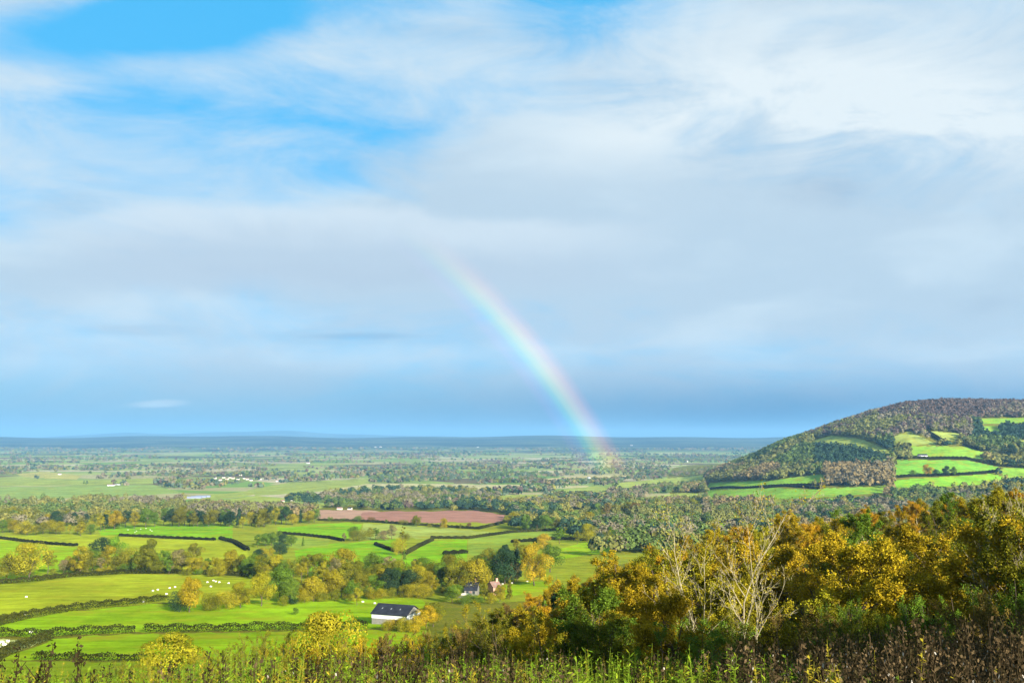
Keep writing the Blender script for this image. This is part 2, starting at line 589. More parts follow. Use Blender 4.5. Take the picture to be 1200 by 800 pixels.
# ------------------------------------------------------------------ fields (outline points on the picture, laid on the ground)
LIME = (0.20, 0.32, 0.008)
BRT = (0.155, 0.315, 0.008)
OLV = (0.265, 0.305, 0.014)
PALE = (0.22, 0.27, 0.06)
MID = (0.19, 0.265, 0.03)
DRY = (0.32, 0.30, 0.09)
HLG = (0.16, 0.30, 0.03)
HLY = (0.25, 0.30, 0.06)
FIELDS = [  # label, colour, outline
    ('long yellowish sheep pasture below the tree row on the left', OLV, [(-90, 694), (0, 686), (50, 681), (155, 672), (225, 673), (300, 678), (345, 684), (335, 700), (235, 708), (197, 705), (125, 711), (75, 716), (32, 723), (0, 731), (-90, 745)]),
    ('lime pasture strip between two dark hedges left of the barn', LIME, [(-90, 746), (0, 732), (32, 724), (75, 717), (125, 712), (197, 706), (240, 709), (335, 701), (420, 698), (490, 700), (510, 712), (500, 735), (355, 737), (250, 739), (185, 740), (110, 742), (50, 745), (-90, 746)]),
    ('rough meadow at the foot of the slope below the last hedge', (0.17, 0.235, 0.012), [(-120, 774), (520, 776), (540, 840), (-120, 840)]),
    ('pale triangular paddock corner with sheep at the left edge', (0.36, 0.38, 0.12), [(-90, 749), (0, 749), (56, 749), (0, 770), (-90, 800)]),
    ('bright lime field below the lower hedge at lower left', LIME, [(62, 749), (110, 744), (185, 742), (250, 741), (355, 739), (500, 737), (500, 775), (250, 773), (170, 772), (60, 772), (0, 773)]),
    ('bright green far pasture dotted with sheep above round trees', BRT, [(115, 620), (140, 617), (212, 615), (273, 615), (272, 631), (252, 632), (140, 627), (118, 626)]),
    ('dull olive meadow strip under the bright sheep pasture', OLV, [(-60, 628), (0, 628), (117, 626), (140, 628), (252, 633), (290, 640), (292, 668), (95, 668), (90, 640), (50, 640), (20, 634), (-60, 632)]),
    ('small bright green field corner at far left edge', LIME, [(-60, 633), (0, 633), (20, 635), (48, 641), (20, 660), (-60, 665)]),
    ('small bright green field between two round trees on the left', LIME, [(49, 641), (90, 641), (94, 672), (40, 672)]),
    ('green strip under the big spreading tree at left edge', LIME, [(-60, 676), (0, 676), (80, 671), (80, 676), (0, 684), (-60, 690)]),
    ('bright green pasture in front of the red ploughed field', BRT, [(325, 618), (405, 612), (425, 613), (418, 626), (402, 632), (388, 630), (327, 624)]),
    ('olive meadow behind the lone poplar', HLY, [(426, 613), (490, 616), (575, 623), (545, 629), (507, 631), (480, 630), (420, 631)]),
    ('small green paddock left of the mid field trees', MID, [(318, 627), (386, 632), (385, 640), (345, 642), (318, 640)]),
    ('vivid green pasture left of the lone poplar', BRT, [(345, 644), (400, 636), (462, 631), (476, 632), (470, 655), (450, 668), (350, 668)]),
    ('vivid green pasture right of the lone poplar', BRT, [(472, 656), (480, 648), (507, 633), (547, 632), (547, 664), (455, 668)]),
    ('pale green field right of the diagonal hedge', MID, [(549, 630), (600, 622), (661, 620), (661, 631), (600, 636), (580, 650), (549, 650)]),
    ('green field glimpsed behind the gabled farmhouse', LIME, [(582, 686), (645, 679), (650, 690), (590, 700)]),
    ('sliver of vivid green meadow among trees in the middle', BRT, [(700, 605), (730, 605), (755, 612), (740, 617), (702, 611)]),
    ('green meadow under the yellow round tree in the middle', LIME, [(690, 634), (738, 627), (741, 637), (700, 650), (640, 655), (640, 646)]),
    ('pale field with a white house at its edge in the middle', HLY, [(588, 580), (635, 579), (652, 585), (600, 592), (575, 590)]),
    ('pale green field behind the dark roofed sheds', PALE, [(645, 575), (700, 569), (720, 574), (700, 582), (652, 581)]),
    ('pale sloping field at the foot of the rainbow', HLY, [(718, 566), (828, 556), (824, 563), (724, 576)]),
    ('green hillfoot field above a dark hedge', HLG, [(826, 566), (870, 564), (898, 562), (898, 570), (830, 574)]),
    ('green hillfoot field below a dark hedge', HLG, [(828, 575), (898, 571), (960, 574), (960, 581), (900, 584), (830, 584)]),
    ('yellowish sloping field left of the hill foot', HLY, [(735, 585), (800, 577), (828, 577), (826, 586), (745, 593)]),
    ('green field under the hill woods, above the golden slope', HLG, [(905, 589), (985, 583), (1040, 581), (1040, 587), (960, 593), (905, 598)]),
    ('small green field among the middle woods', MID, [(768, 594), (825, 590), (825, 599), (775, 603)]),
    ('small field left of the bright middle meadow', MID, [(636, 601), (690, 596), (692, 604), (645, 609)]),
    ('narrow yellow green strip behind the bare pale tree', HLY, [(800, 608), (865, 604), (865, 609), (800, 614)]),
    ('second narrow yellow green strip behind the bare pale tree', LIME, [(790, 618), (865, 612), (865, 621), (795, 626)]),
    # the hill
    ('pale curved field beneath the hilltop wood', HLY, [(950, 516), (975, 510), (1012, 515), (1050, 531), (1030, 530), (1007, 523), (957, 518)]),
    ('rounded pale green field in the middle of the hillside', HLY, [(1045, 512), (1065, 505), (1097, 520), (1065, 522), (1050, 518)]),
    ('small field notch high on the hillside', HLY, [(1082, 504), (1126, 508), (1122, 517), (1092, 512)]),
    ('wide green field above the hill farm', HLG, [(1068, 522), (1132, 523), (1152, 530), (1152, 538), (1068, 535)]),
    ('wide vivid field on the hill with an orange tree', (0.13, 0.30, 0.03), [(1048, 539), (1132, 539), (1170, 547), (1167, 553), (1050, 559)]),
    ('lowest vivid field on the hillside', (0.14, 0.31, 0.02), [(1048, 562), (1165, 555), (1180, 560), (1150, 568), (1048, 572)]),
    ('green hill field at the right edge', HLG, [(1170, 549), (1260, 544), (1260, 557), (1178, 560)]),
    ('high green strip under the hilltop at the right edge', HLG, [(1148, 490), (1260, 489), (1260, 495), (1150, 496)]),
    ('tiny square field on the upper right hillside', HLG, [(1150, 499), (1172, 499), (1174, 506), (1154, 505)]),
    ('pale field wedge at right edge of hillside', HLY, [(1180, 517), (1260, 512), (1260, 522)]),
    ('green field at the left foot of the hill', HLG, [(895, 564), (962, 555), (970, 561), (945, 568), (895, 571)]),
    ('long green field along the hill foot', HLG, [(895, 575), (1038, 569), (1038, 576), (1000, 580), (895, 586)]),
    # vale, left and middle
    ('pale straw field far out in the vale on the left', DRY, [(18, 555), (50, 552), (96, 557), (90, 562), (30, 559)]),
    ('pale green vale field by the far left hedges', PALE, [(-60, 558), (30, 560), (92, 563), (180, 560), (180, 567), (-60, 570)]),
    ('broad pale green vale meadow at left', (0.19, 0.27, 0.07), [(-60, 571), (180, 568), (215, 577), (120, 583), (-60, 586)]),
    ('pale green vale field around the glasshouses', PALE, [(219, 582), (300, 574), (300, 579), (230, 588)]),
    ('olive vale field left of the ploughed land', HLY, [(220, 589), (300, 581), (345, 584), (300, 592), (220, 596)]),
    ('bright green vale field in front of far village', PALE, [(290, 574), (335, 566), (432, 560), (432, 566), (380, 575), (300, 581)]),
    ('pale tan stubble field in the middle of the vale', (0.36, 0.33, 0.17), [(380, 570), (440, 566), (560, 567), (690, 569), (690, 572), (560, 573), (400, 574)]),
    ('tan field beside the rainbow foot', (0.36, 0.31, 0.15), [(630, 561), (700, 556), (750, 556), (735, 561), (640, 566)]),
    ('rough olive meadow between the tree rows', (0.20, 0.235, 0.016), [(-120, 608), (380, 608), (380, 612), (700, 612), (700, 705), (-120, 705)]),
    ('rough olive pasture behind the wooded slope', (0.19, 0.22, 0.02), [(690, 598), (900, 585), (1300, 585), (1300, 660), (690, 660)]),
    ('olive field strip left of the red ploughed field', HLY, [(262, 594), (382, 591), (372, 598), (262, 598)]),
]
PLOUGH = [
    ('red brown ploughed field in the middle of the vale', (0.29, 0.145, 0.10), [(425, 600), (450, 599), (560, 598), (592, 603), (588, 611), (560, 619), (500, 615), (418, 609)]),
    ('pinkish ploughed field with pale furrows beside the red one', (0.35, 0.215, 0.14), [(366, 598), (428, 597), (446, 599), (416, 610), (372, 608)]),
    ('brown ploughed strip behind the hedge trees on left', (0.26, 0.15, 0.09), [(274, 611), (312, 609), (318, 615), (276, 616)]),
]


def inside(px, py, poly):
    r = np.zeros(px.shape, bool)
    n = len(poly)
    for i in range(n):
        x0, y0 = poly[i]
        x1, y1 = poly[(i + 1) % n]
        if y0 == y1:
            continue
        c = ((y0 > py) != (y1 > py)) & (px < (x1 - x0) * (py - y0) / (y1 - y0) + x0)
        r ^= c
    return r


ALLF = [(l, c, p, M_PAST) for l, c, p in FIELDS] + [(l, c, p, M_PLOUGH) for l, c, p in PLOUGH]

# rows of the ground sheet follow equal steps of the view, finer on the hill
rows = [3.0]
while rows[-1] < 38000:
    d = rows[-1]
    z = float(np.interp(math.log(d), _LD, _LZ))
    step = 0.8 / FPX * d * d / max(abs(z), 1.0)
    if 1150 < d < 2700:
        step = min(step, 8.0)
    if 9000 < d < 31000:
        step = min(step, 280.0)
    rows.append(d + min(step, 900.0))
rows = np.array(rows)
cols = np.concatenate([np.linspace(-0.85, -0.60, 14)[:-1], np.linspace(-0.60, 0.60, 1060), np.linspace(0.60, 0.85, 14)[1:]])
NR, NC = len(rows), len(cols)
GX = rows[:, None] * cols[None, :]
GY = np.repeat(rows[:, None], NC, 1)
GZ = height(GX, GY)
slope = GZ / GY
seen = slope >= np.maximum.accumulate(slope, 0) - 1e-9
PXg, PYg = to_px(GX, GY, GZ)
fx = 0.25 * (PXg[:-1, :-1] + PXg[1:, :-1] + PXg[:-1, 1:] + PXg[1:, 1:])
fy = 0.25 * (PYg[:-1, :-1] + PYg[1:, :-1] + PYg[:-1, 1:] + PYg[1:, 1:])
fseen = seen[1:, :-1]
fid = np.full(fx.shape, -1, int)
wob = 0.6 * np.sin(fx * 0.21 + fy * 0.9) + 0.5 * np.sin(fx * 0.083 + 1.0)
for i, (l, c, p, mt) in enumerate(ALLF):
    ok = inside(fx, fy + wob * np.clip((fy - 540) / 90, 0.15, 1.0), p) & fseen & (fid < 0)
    if l.startswith('rough olive pasture'):
        ok &= fy > 0
        ok &= 0.5 * (GY[:-1, :-1] + GY[1:, :-1]) > 480
    fid[ok] = i
idx = np.arange(NR * NC).reshape(NR, NC)
quads = np.stack([idx[:-1, :-1], idx[:-1, 1:], idx[1:, 1:], idx[1:, :-1]], -1)
VV = np.stack([GX, GY, GZ], -1).reshape(-1, 3)


def sheet(name, mask, mat):
    q = quads[mask]
    used, inv = np.unique(q, return_inverse=True)
    return link(name, mesh_np(name, VV[used], inv.reshape(q.shape), mat, smooth=True))


farm = 0.5 * (GY[:-1, :-1] + GY[1:, :-1])
um = np.repeat(0.5 * (cols[:-1] + cols[1:])[None, :], NR - 1, 0)
isvale = (farm > 1500) & (hill_mix(um, farm) < 0.12)
tag(sheet('vale', (fid < 0) & isvale, M_VALE), 'hazy patchwork plain of small fields reaching the horizon', 'land', kind='structure')
tag(sheet('ground', (fid < 0) & ~isvale, M_ROUGH), 'rough grassy ground under the hedges and woods', 'ground', kind='structure')
for i, (l, c, p, mt) in enumerate(ALLF):
    if (fid == i).any():
        o = sheet('field' if mt is M_PAST else 'ploughed_field', fid == i, mt)
        o.color = (*c, 1)
        tag(o, l, 'field', kind='structure')
# hillside beside and behind the viewpoint
gx = np.linspace(-320, 320, 81)
gy = np.linspace(-250, 380, 80)
XX, YY = np.meshgrid(gx, gy)
ZZ = height(XX, YY) - 0.05
ii = np.arange(XX.size).reshape(XX.shape)
q = np.stack([ii[:-1, :-1], ii[:-1, 1:], ii[1:, 1:], ii[1:, :-1]], -1)
infan = (np.abs(XX) < 0.83 * YY) & (YY > 4)
allin = infan[:-1, :-1] & infan[1:, :-1] & infan[:-1, 1:] & infan[1:, 1:]
me = mesh_np('hillside', np.stack([XX, YY, ZZ], -1).reshape(-1, 3), q[~allin], M_ROUGH, smooth=True)
tag(link('hillside', me), 'rough grassy hillside around the viewpoint', 'hillside', kind='structure')


# ------------------------------------------------------------------ leaves and branches
def leaves(P, size, rng, out=None, out_w=0.6, slim=0.65):
    """one small kite-shaped face per point; returns vertices, quads"""
    n = len(P)
    nr = rng.normal(size=(n, 3))
    nr /= np.linalg.norm(nr, axis=1)[:, None]
    if out is not None:
        nr = nr * (1 - out_w) + out * out_w
        nr /= np.linalg.norm(nr, axis=1)[:, None] + 1e-9
    a = np.cross(nr, rng.normal(size=(n, 3)))
    a /= np.linalg.norm(a, axis=1)[:, None] + 1e-9
    b = np.cross(nr, a)
    s = (size * rng.uniform(0.6, 1.35, n))[:, None] if np.isscalar(size) else (np.asarray(size) * rng.uniform(0.7, 1.3, n))[:, None]
    V = np.stack([P - a * s * 0.5, P + b * s * 0.5 * slim, P + a * s * 0.5, P - b * s * 0.5 * slim], 1)
    return V.reshape(-1, 3), np.arange(4 * n).reshape(n, 4)


def blob_crown(rng, n, size, nb, wid, z0, z1, shape='round', gap=0.16):
    """crown of a tree one unit tall, made of leaf faces on overlapping boughs"""
    C, R = [], []
    ph1 = rng.uniform(0, 6.28)
    tries = 0
    while len(C) < nb and tries < 4000:
        tries += 1
        t = rng.uniform(0, 1)
        if shape == 'cone':
            half = wid * 0.5 * (1 - t) ** 0.85 + 0.01
        elif shape == 'column':
            half = wid * 0.5 * math.sin(math.pi * (0.12 + 0.83 * t)) ** 0.6
        else:
            half = wid * 0.5 * math.sqrt(max(0.0, 1 - (2 * (t - 0.42) / 1.16) ** 2)) if t > 0.42 else wid * 0.5 * (0.72 + 0.28 * t / 0.42)
        rr = rng.uniform(0.35, 0.8) * (1 if shape != 'cone' else 0.75)
        a = rng.uniform(0, 2 * math.pi)
        if shape == 'round':
            half *= 1 + 0.22 * math.sin(2 * a + ph1) + 0.15 * math.sin(3 * a + 5 * t + ph1)
        br = wid * rng.uniform(0.10, 0.25) * (0.6 if shape == 'cone' else 1) * (0.55 if shape == 'column' else 1)
        br = min(br, half * 0.8 + 0.015)
        C.append((math.cos(a) * half * rr, math.sin(a) * half * rr, z0 + br * 0.5 + t * (z1 - z0 - br * 1.2)))
        R.append(br)
    C, R = np.array(C), np.array(R)
    pick = rng.choice(len(C), n, p=R ** 2 / (R ** 2).sum())
    dirs = rng.normal(size=(n, 3))
    dirs[:, 2] = dirs[:, 2] * 0.9 + 0.2
    dirs /= np.linalg.norm(dirs, axis=1)[:, None]
    rad = R[pick] * (1 - np.abs(rng.normal(0, gap, n)))
    P = C[pick] + dirs * rad[:, None] * np.array([1, 1, 0.82])
    btint = rng.uniform(0.15, 0.85, len(C))
    tint = np.clip(btint[pick] + rng.normal(0, 0.17, n), 0, 1)
    V, Q = leaves(P, size, rng, dirs, 0.7)
    return V, Q, tint


def tubes(segs, sides=5):
    """segs: list of (p0, p1, r0, r1)"""
    if not segs:
        return np.zeros((0, 3)), np.zeros((0, 4), int)
    P0 = np.array([s[0] for s in segs])
    P1 = np.array([s[1] for s in segs])
    r0 = np.array([s[2] for s in segs])
    r1 = np.array([s[3] for s in segs])
    d = P1 - P0
    d /= np.linalg.norm(d, axis=1)[:, None] + 1e-12
    ref = np.where(np.abs(d[:, 2:3]) > 0.9, np.array([[1.0, 0, 0]]), np.array([[0, 0, 1.0]]))
    a = np.cross(d, ref)
    a /= np.linalg.norm(a, axis=1)[:, None]
    b = np.cross(d, a)
    n = len(segs)
    V = np.zeros((n, 2, sides, 3))
    for k in range(sides):
        an = 2 * math.pi * k / sides
        o = a * math.cos(an) + b * math.sin(an)
        V[:, 0, k] = P0 + o * r0[:, None]
        V[:, 1, k] = P1 + o * r1[:, None]
    base = np.arange(n)[:, None] * (2 * sides)
    Q = []
    for k in range(sides):
        k2 = (k + 1) % sides
        Q.append(np.stack([base[:, 0] + k, base[:, 0] + k2, base[:, 0] + sides + k2, base[:, 0] + sides + k], 1))
    return V.reshape(-1, 3), np.concatenate(Q)


def grow(rng, stems, levels, spread, up, nchild, taper_len, wob=0.12):
    """recursive branching; returns wood segments and the thin twigs that carry leaves"""
    segs, twigs = [], []

    def branch(p, d, L, r, lev):
        ns = 6 if lev == 0 else 4
        pts = [np.array(p, float)]
        rad = [r]
        d = np.array(d, float)
        for i in range(ns):
            d = d + rng.normal(0, wob, 3) + np.array([0, 0, up * (0.5 if lev == 0 else 1.0)])
            d /= np.linalg.norm(d)
            pts.append(pts[-1] + d * L / ns)
            rad.append(r * (1 - 0.8 * (i + 1) / ns))
        for i in range(ns):
            segs.append((pts[i], pts[i + 1], rad[i], rad[i + 1]))
            if lev >= levels - 1:
                twigs.append((pts[i], pts[i + 1]))
        if lev < levels:
            for c in range(nchild[lev]):
                t = rng.uniform(0.28 if lev == 0 else 0.2, 0.98)
                i = min(int(t * ns), ns - 1)
                f = t * ns - i
                q = pts[i] * (1 - f) + pts[i + 1] * f
                ax = rng.normal(size=3)
                par = pts[i + 1] - pts[i]
                par /= np.linalg.norm(par)
                ax = ax - par * (ax @ par)
                ax /= np.linalg.norm(ax)
                s = spread[lev] * rng.uniform(0.7, 1.25)
                nd = par * math.cos(s) + ax * math.sin(s)
                branch(q, nd, L * taper_len[lev] * rng.uniform(0.6, 1.1) * (1.15 - 0.6 * t), max(rad[i] * 0.5, 0.0012), lev + 1)

    for p, d, L, r in stems:
        branch(p, d, L, r, 0)
    return segs, twigs


def twig_leaves(rng, twigs, n, size, jit, out_w=0.0):
    A = np.array([t[0] for t in twigs])
    B = np.array([t[1] for t in twigs])
    k = rng.integers(0, len(twigs), n)
    t = rng.uniform(0, 1.15, n)[:, None]
    P = A[k] * (1 - t) + B[k] * t + rng.normal(0, jit, (n, 3))
    tt = rng.uniform(0.1, 0.9, len(twigs) // 4 + 1)
    tint = np.clip(tt[k // 4] + rng.normal(0, 0.13, n), 0, 1)
    out = P - np.array([0, 0, 0.45])
    out /= np.linalg.norm(out, axis=1)[:, None] + 1e-9
    V, Q = leaves(P, size, rng, out, out_w)
    return V, Q, tint


PROTO = {}


def proto(kind, crown, trunk_segs, bark, sides=5):
    cr = None
    if crown is not None:
        V, Q, ti = crown
        cr = mesh_np(kind + '_crown', V, Q, M_LEAF, tint=ti)
    V, Q = tubes(trunk_segs, sides)
    tk = mesh_np(kind + '_trunk', V, Q, bark, smooth=True)
    PROTO.setdefault(kind, []).append((cr, tk))


def simple_trunk(rng, h, r, forks=5, wid=0.5):
    s = []
    p = np.array([0, 0, -0.05])
    for i in range(4):
        q = p + np.array([rng.normal(0, 0.012), rng.normal(0, 0.012), (h + 0.05) / 4])
        s.append((p, q, r * (1 - i * 0.18), r * (1 - (i + 1) * 0.18)))
        p = q
    for k in range(forks):
        a = 2 * math.pi * k / forks + rng.uniform(-.4, .4)
        b = p + np.array([math.cos(a) * wid * 0.3, math.sin(a) * wid * 0.3, rng.uniform(0.15, 0.38)])
        m_ = (p + b) / 2 + np.array([0, 0, -0.02])
        s.append((p - np.array([0, 0, 0.1 * (k % 3)]), m_, r * 0.3, r * 0.22))
        s.append((m_, b, r * 0.22, r * 0.08))
    return s


for v in range(4):       # broad round field trees
    g = np.random.default_rng(10 + v)
    proto('oak', blob_crown(g, 7500, 0.032, 34, [1.0, 0.85, 1.1, 0.92][v], 0.12, 1.0), simple_trunk(g, 0.35, 0.028, 6, 0.9), M_BARK)
for v in range(3):       # taller looser trees
    g = np.random.default_rng(30 + v)
    proto('ash', blob_crown(g, 5200, 0.028, 30, [0.62, 0.7, 0.55][v], 0.2, 1.0, gap=0.3), simple_trunk(g, 0.45, 0.022, 6, 0.6), M_BARK)
for v in range(2):
    g = np.random.default_rng(40 + v)
    proto('poplar', blob_crown(g, 2600, 0.034, 34, 0.34, 0.06, 1.0, 'column'), simple_trunk(g, 0.6, 0.02, 4, 0.2), M_BARK)
for v in range(2):
    g = np.random.default_rng(50 + v)
    proto('conifer', blob_crown(g, 5000, 0.03, 90, 0.5, 0.05, 1.0, 'cone'), simple_trunk(g, 0.7, 0.018, 4, 0.2), M_BARK)
for v in range(3):       # shrubs with leaves to the ground
    g = np.random.default_rng(60 + v)
    proto('bush', blob_crown(g, 6000, 0.038, 28, [1.5, 1.25, 1.8][v], 0.0, 1.0, gap=0.22), simple_trunk(g, 0.3, 0.02, 6, 1.0), M_BARK)
for v in range(4):       # nearby feathery birches and larches
    g = np.random.default_rng(70 + v)
    sg, tw = grow(g, [((0, 0, -0.05), (0.02, 0, 1), 1.0, 0.013)], 3, [0.75, 0.6, 0.6], 0.10, [26, 6, 3], [0.34, 0.5, 0.5])
    proto('birch', twig_leaves(g, tw, 24000, 0.0100, 0.010), sg, M_DRYBARK if v % 2 else M_BARK, 4)
for v in range(3):       # nearby broad crowned trees
    g = np.random.default_rng(80 + v)
    sg, tw = grow(g, [((0, 0, -0.05), (0.05, 0, 1), 0.8, 0.02)], 3, [0.95, 0.7, 0.7], 0.07, [20, 7, 3], [0.55, 0.5, 0.5])
    proto('sallow', twig_leaves(g, tw, 30000, 0.0125, 0.014, 0.3), sg, M_BARK, 4)
for v in range(3):       # nearby many stemmed thicket bushes
    g = np.random.default_rng(90 + v)
    st = []
    for k in range(13):
        a = g.uniform(0, 6.28)
        st.append(((math.cos(a) * 0.08, math.sin(a) * 0.08, -0.04), (math.cos(a) * g.uniform(.1, .6), math.sin(a) * g.uniform(.1, .6), 1), g.uniform(0.75, 1.02), 0.009))
    sg, tw = grow(g, st, 2, [0.5, 0.6], 0.05, [7, 4], [0.4, 0.5])
    proto('thicket', twig_leaves(g, tw, 20000, 0.0135, 0.012), sg, M_BARK, 3)
for v in range(2):       # pale bare trees with a few leaves left
    g = np.random.default_rng(100 + v)
    sg, tw = grow(g, [((0, 0, -0.05), (0.0, 0, 1), 1.0, 0.0068), ((0.01, 0.01, -0.05), (0.07, 0.05, 1), 0.92, 0.0055)], 3, [0.7, 0.6, 0.6], 0.12, [13, 5, 3], [0.36, 0.5, 0.5], 0.14)
    proto('bare', twig_leaves(g, tw, 1400, 0.009, 0.012), sg, M_GREYBARK, 4)

COLORS = {
    'olive green': (0.115, 0.118, 0.009), 'yellow green': (0.20, 0.18, 0.010), 'golden': (0.265, 0.195, 0.010), 'orange': (0.32, 0.185, 0.010),
    'mid green': (0.075, 0.125, 0.012), 'dark green': (0.022, 0.045, 0.018), 'russet brown': (0.13, 0.09, 0.02), 'grey olive': (0.15, 0.13, 0.05),
    'leaf green': (0.10, 0.20, 0.012), 'pale straw': (0.30, 0.25, 0.09),
}
KINDNAME = {'oak': 'round tree', 'ash': 'loose tree', 'poplar': 'poplar', 'conifer': 'conifer', 'bush': 'bush',
            'birch': 'feathery birch', 'sallow': 'broad tree', 'thicket': 'twiggy bush', 'bare': 'pale bare tree'}
OBJNAME = {'oak': 'broadleaf_tree', 'ash': 'ash_tree', 'poplar': 'poplar_tree', 'conifer': 'conifer_tree', 'bush': 'bush',
           'birch': 'birch_tree', 'sallow': 'sallow_tree', 'thicket': 'thicket_bush', 'bare': 'bare_tree'}
CAT = {'bush': 'bush', 'thicket': 'bush'}
PLANTED = []           # (object, px, kind, colour, place, group, height)
RND = random.Random(5)


def plant(px, d, h, kind, colour, place, group, x=None, label=None, wid=1.0, lean=0.0):
    if x is None:
        x = ray(px, HY)[0] * d
    z = float(height(x, d))
    rz = RND.uniform(0, 6.28)
    cr, tk = RND.choice(PROTO[kind])
    sx = h * wid * RND.uniform(0.92, 1.08)
    o = empty(OBJNAME[kind], (x, d, z - 0.01 * h), rz, (sx, sx, h))
    if lean:
        o.rotation_euler = (RND.uniform(-lean, lean), RND.uniform(-lean, lean), rz)
    c = link('foliage' if kind in CAT else 'crown', cr, o)
    k = RND.uniform(0.85, 1.15)
    b = COLORS[colour]
    c.color = (b[0] * k, b[1] * k * RND.uniform(0.94, 1.06), b[2] * k, 1)
    link('stems' if kind in CAT else 'trunk', tk, o)
    o['category'] = CAT.get(kind, 'tree')
    o['group'] = group
    if label:
        o['label'] = label
    else:
        PLANTED.append((o, 600 + FPX * x / d, kind, colour, place, group, h))
    return o


def plant_px(px, ybase, ytop, kind, colour, place, group, label=None, wid=1.0):
    x, d, z = ground_at(px, ybase)
    zt = ray(px, ytop)[1] * d
    return plant(px, d, max(zt - z, 1.0), kind, colour, place, group, x=x, label=label, wid=wid)


def pick(weights):
    ks = list(weights)
    return RND.choices(ks, [weights[k] for k in ks])[0]


def row(line, n, hmin, hmax, kinds, cols_, place, group, jy=2.0, wid=1.0):
    """trees along a line of picture points that stand on the ground"""
    L = [0.0]
    for a, b in zip(line, line[1:]):
        L.append(L[-1] + abs(b[0] - a[0]) + 2 * abs(b[1] - a[1]))
    for i in range(n):
        s = (i + RND.uniform(0.15, 0.85)) / n * L[-1]
        j = max(k for k in range(len(L) - 1) if L[k] <= s)
        f = (s - L[j]) / (L[j + 1] - L[j])
        px = line[j][0] + (line[j + 1][0] - line[j][0]) * f
        py = line[j][1] + (line[j + 1][1] - line[j][1]) * f + RND.uniform(-jy, jy)
        h = RND.uniform(hmin, hmax)
        plant_px(px, py, py - h, pick(kinds), pick(cols_), place, group, wid=wid)


MIXC = {'olive green': 4, 'yellow green': 3, 'mid green': 2.5, 'golden': 0.08, 'dark green': 0.8, 'grey olive': 1}
MIXK = {'oak': 4, 'ash': 2.5, 'bush': 1.0}

# ---- hedgerow trees behind the long sheep pasture (left)
T1, G1 = 'above the sheep pasture', 'trees in the row above the long sheep pasture'
plant_px(32, 679, 634, 'oak', 'yellow green', T1, G1, 'big spreading yellow green tree at left end of the tree row', 1.0)
plant_px(8, 680, 648, 'oak', 'olive green', T1, G1)
plant_px(56, 672, 642, 'ash', 'olive green', T1, G1)
plant_px(94, 673, 638, 'ash', 'yellow green', T1, G1, 'pale yellow green tree with thin stems before small green field')
plant_px(118, 662, 628, 'oak', 'dark green', T1, G1, 'dark green round tree beside the light green one, left field')
plant_px(134, 660, 627, 'oak', 'leaf green', T1, G1, 'light green round tree beside the dark one, left field')
plant_px(175, 657, 630, 'oak', 'olive green', T1, G1, 'lone round olive tree on the dull meadow strip')
plant_px(228, 655, 635, 'oak', 'olive green', T1, G1, 'smaller lone round tree right of the olive one', 1.1)
row([(68, 672), (120, 668), (200, 671), (310, 675)], 30, 16, 30, MIXK, MIXC, T1, G1)
row([(60, 673), (140, 670), (235, 673), (300, 676)], 20, 7, 14, {'bush': 1}, MIXC, T1, G1)
row([(300, 676), (350, 680), (430, 683), (540, 684), (610, 684)], 30, 22, 38, MIXK, MIXC, T1, G1, 4)
# ---- second row, right of the pasture
T2, G2 = 'behind the barn', 'trees in the wooded hedge behind the barn'
plant_px(222, 717, 674, 'oak', 'golden', T2, G2, 'round orange topped tree at the corner of the sheep pasture', 0.85)
plant_px(211, 716, 690, 'bush', 'dark green', T2, G2, 'dark green bush at the left foot of the orange tree', 0.8)
plant_px(247, 715, 692, 'bush', 'olive green', T2, G2)
plant_px(265, 713, 690, 'bush', 'yellow green', T2, G2)
plant_px(282, 712, 680, 'oak', 'yellow green', T2, G2, 'yellowish round tree beside the orange topped one', 0.9)
plant_px(306, 710, 668, 'oak', 'yellow green', T2, G2, 'tall yellow tree right of the sheep pasture', 0.85)
row([(322, 706), (380, 702), (440, 698), (545, 694)], 27, 22, 42, MIXK, {'olive green': 4, 'yellow green': 4, 'golden': 0.5, 'mid green': 2.5, 'dark green': 1.0}, T2, G2, 3)
row([(330, 708), (400, 703), (470, 699), (540, 699)], 18, 9, 17, {'bush': 1}, MIXC, T2, G2, 2)
plant_px(490, 701, 681, 'bush', 'yellow green', T2, G2, 'rounded yellow bush just above the barn', 0.9)
for px, yb, yt in ((462, 738, 723), (474, 740, 722), (486, 740, 720), (500, 738, 708), (452, 739, 727), (508, 734, 704)):
    plant_px(px, yb, yt, 'oak' if yt < 712 else 'bush', RND.choice(['yellow green', 'olive green', 'golden']), 'around the barn', 'bushes around the barn')
plant_px(418, 709, 687, 'ash', 'yellow green', T2, G2)
plant_px(346, 720, 711, 'bush', 'mid green', T2, G2, 'lone low bush on lime pasture left of the barn')
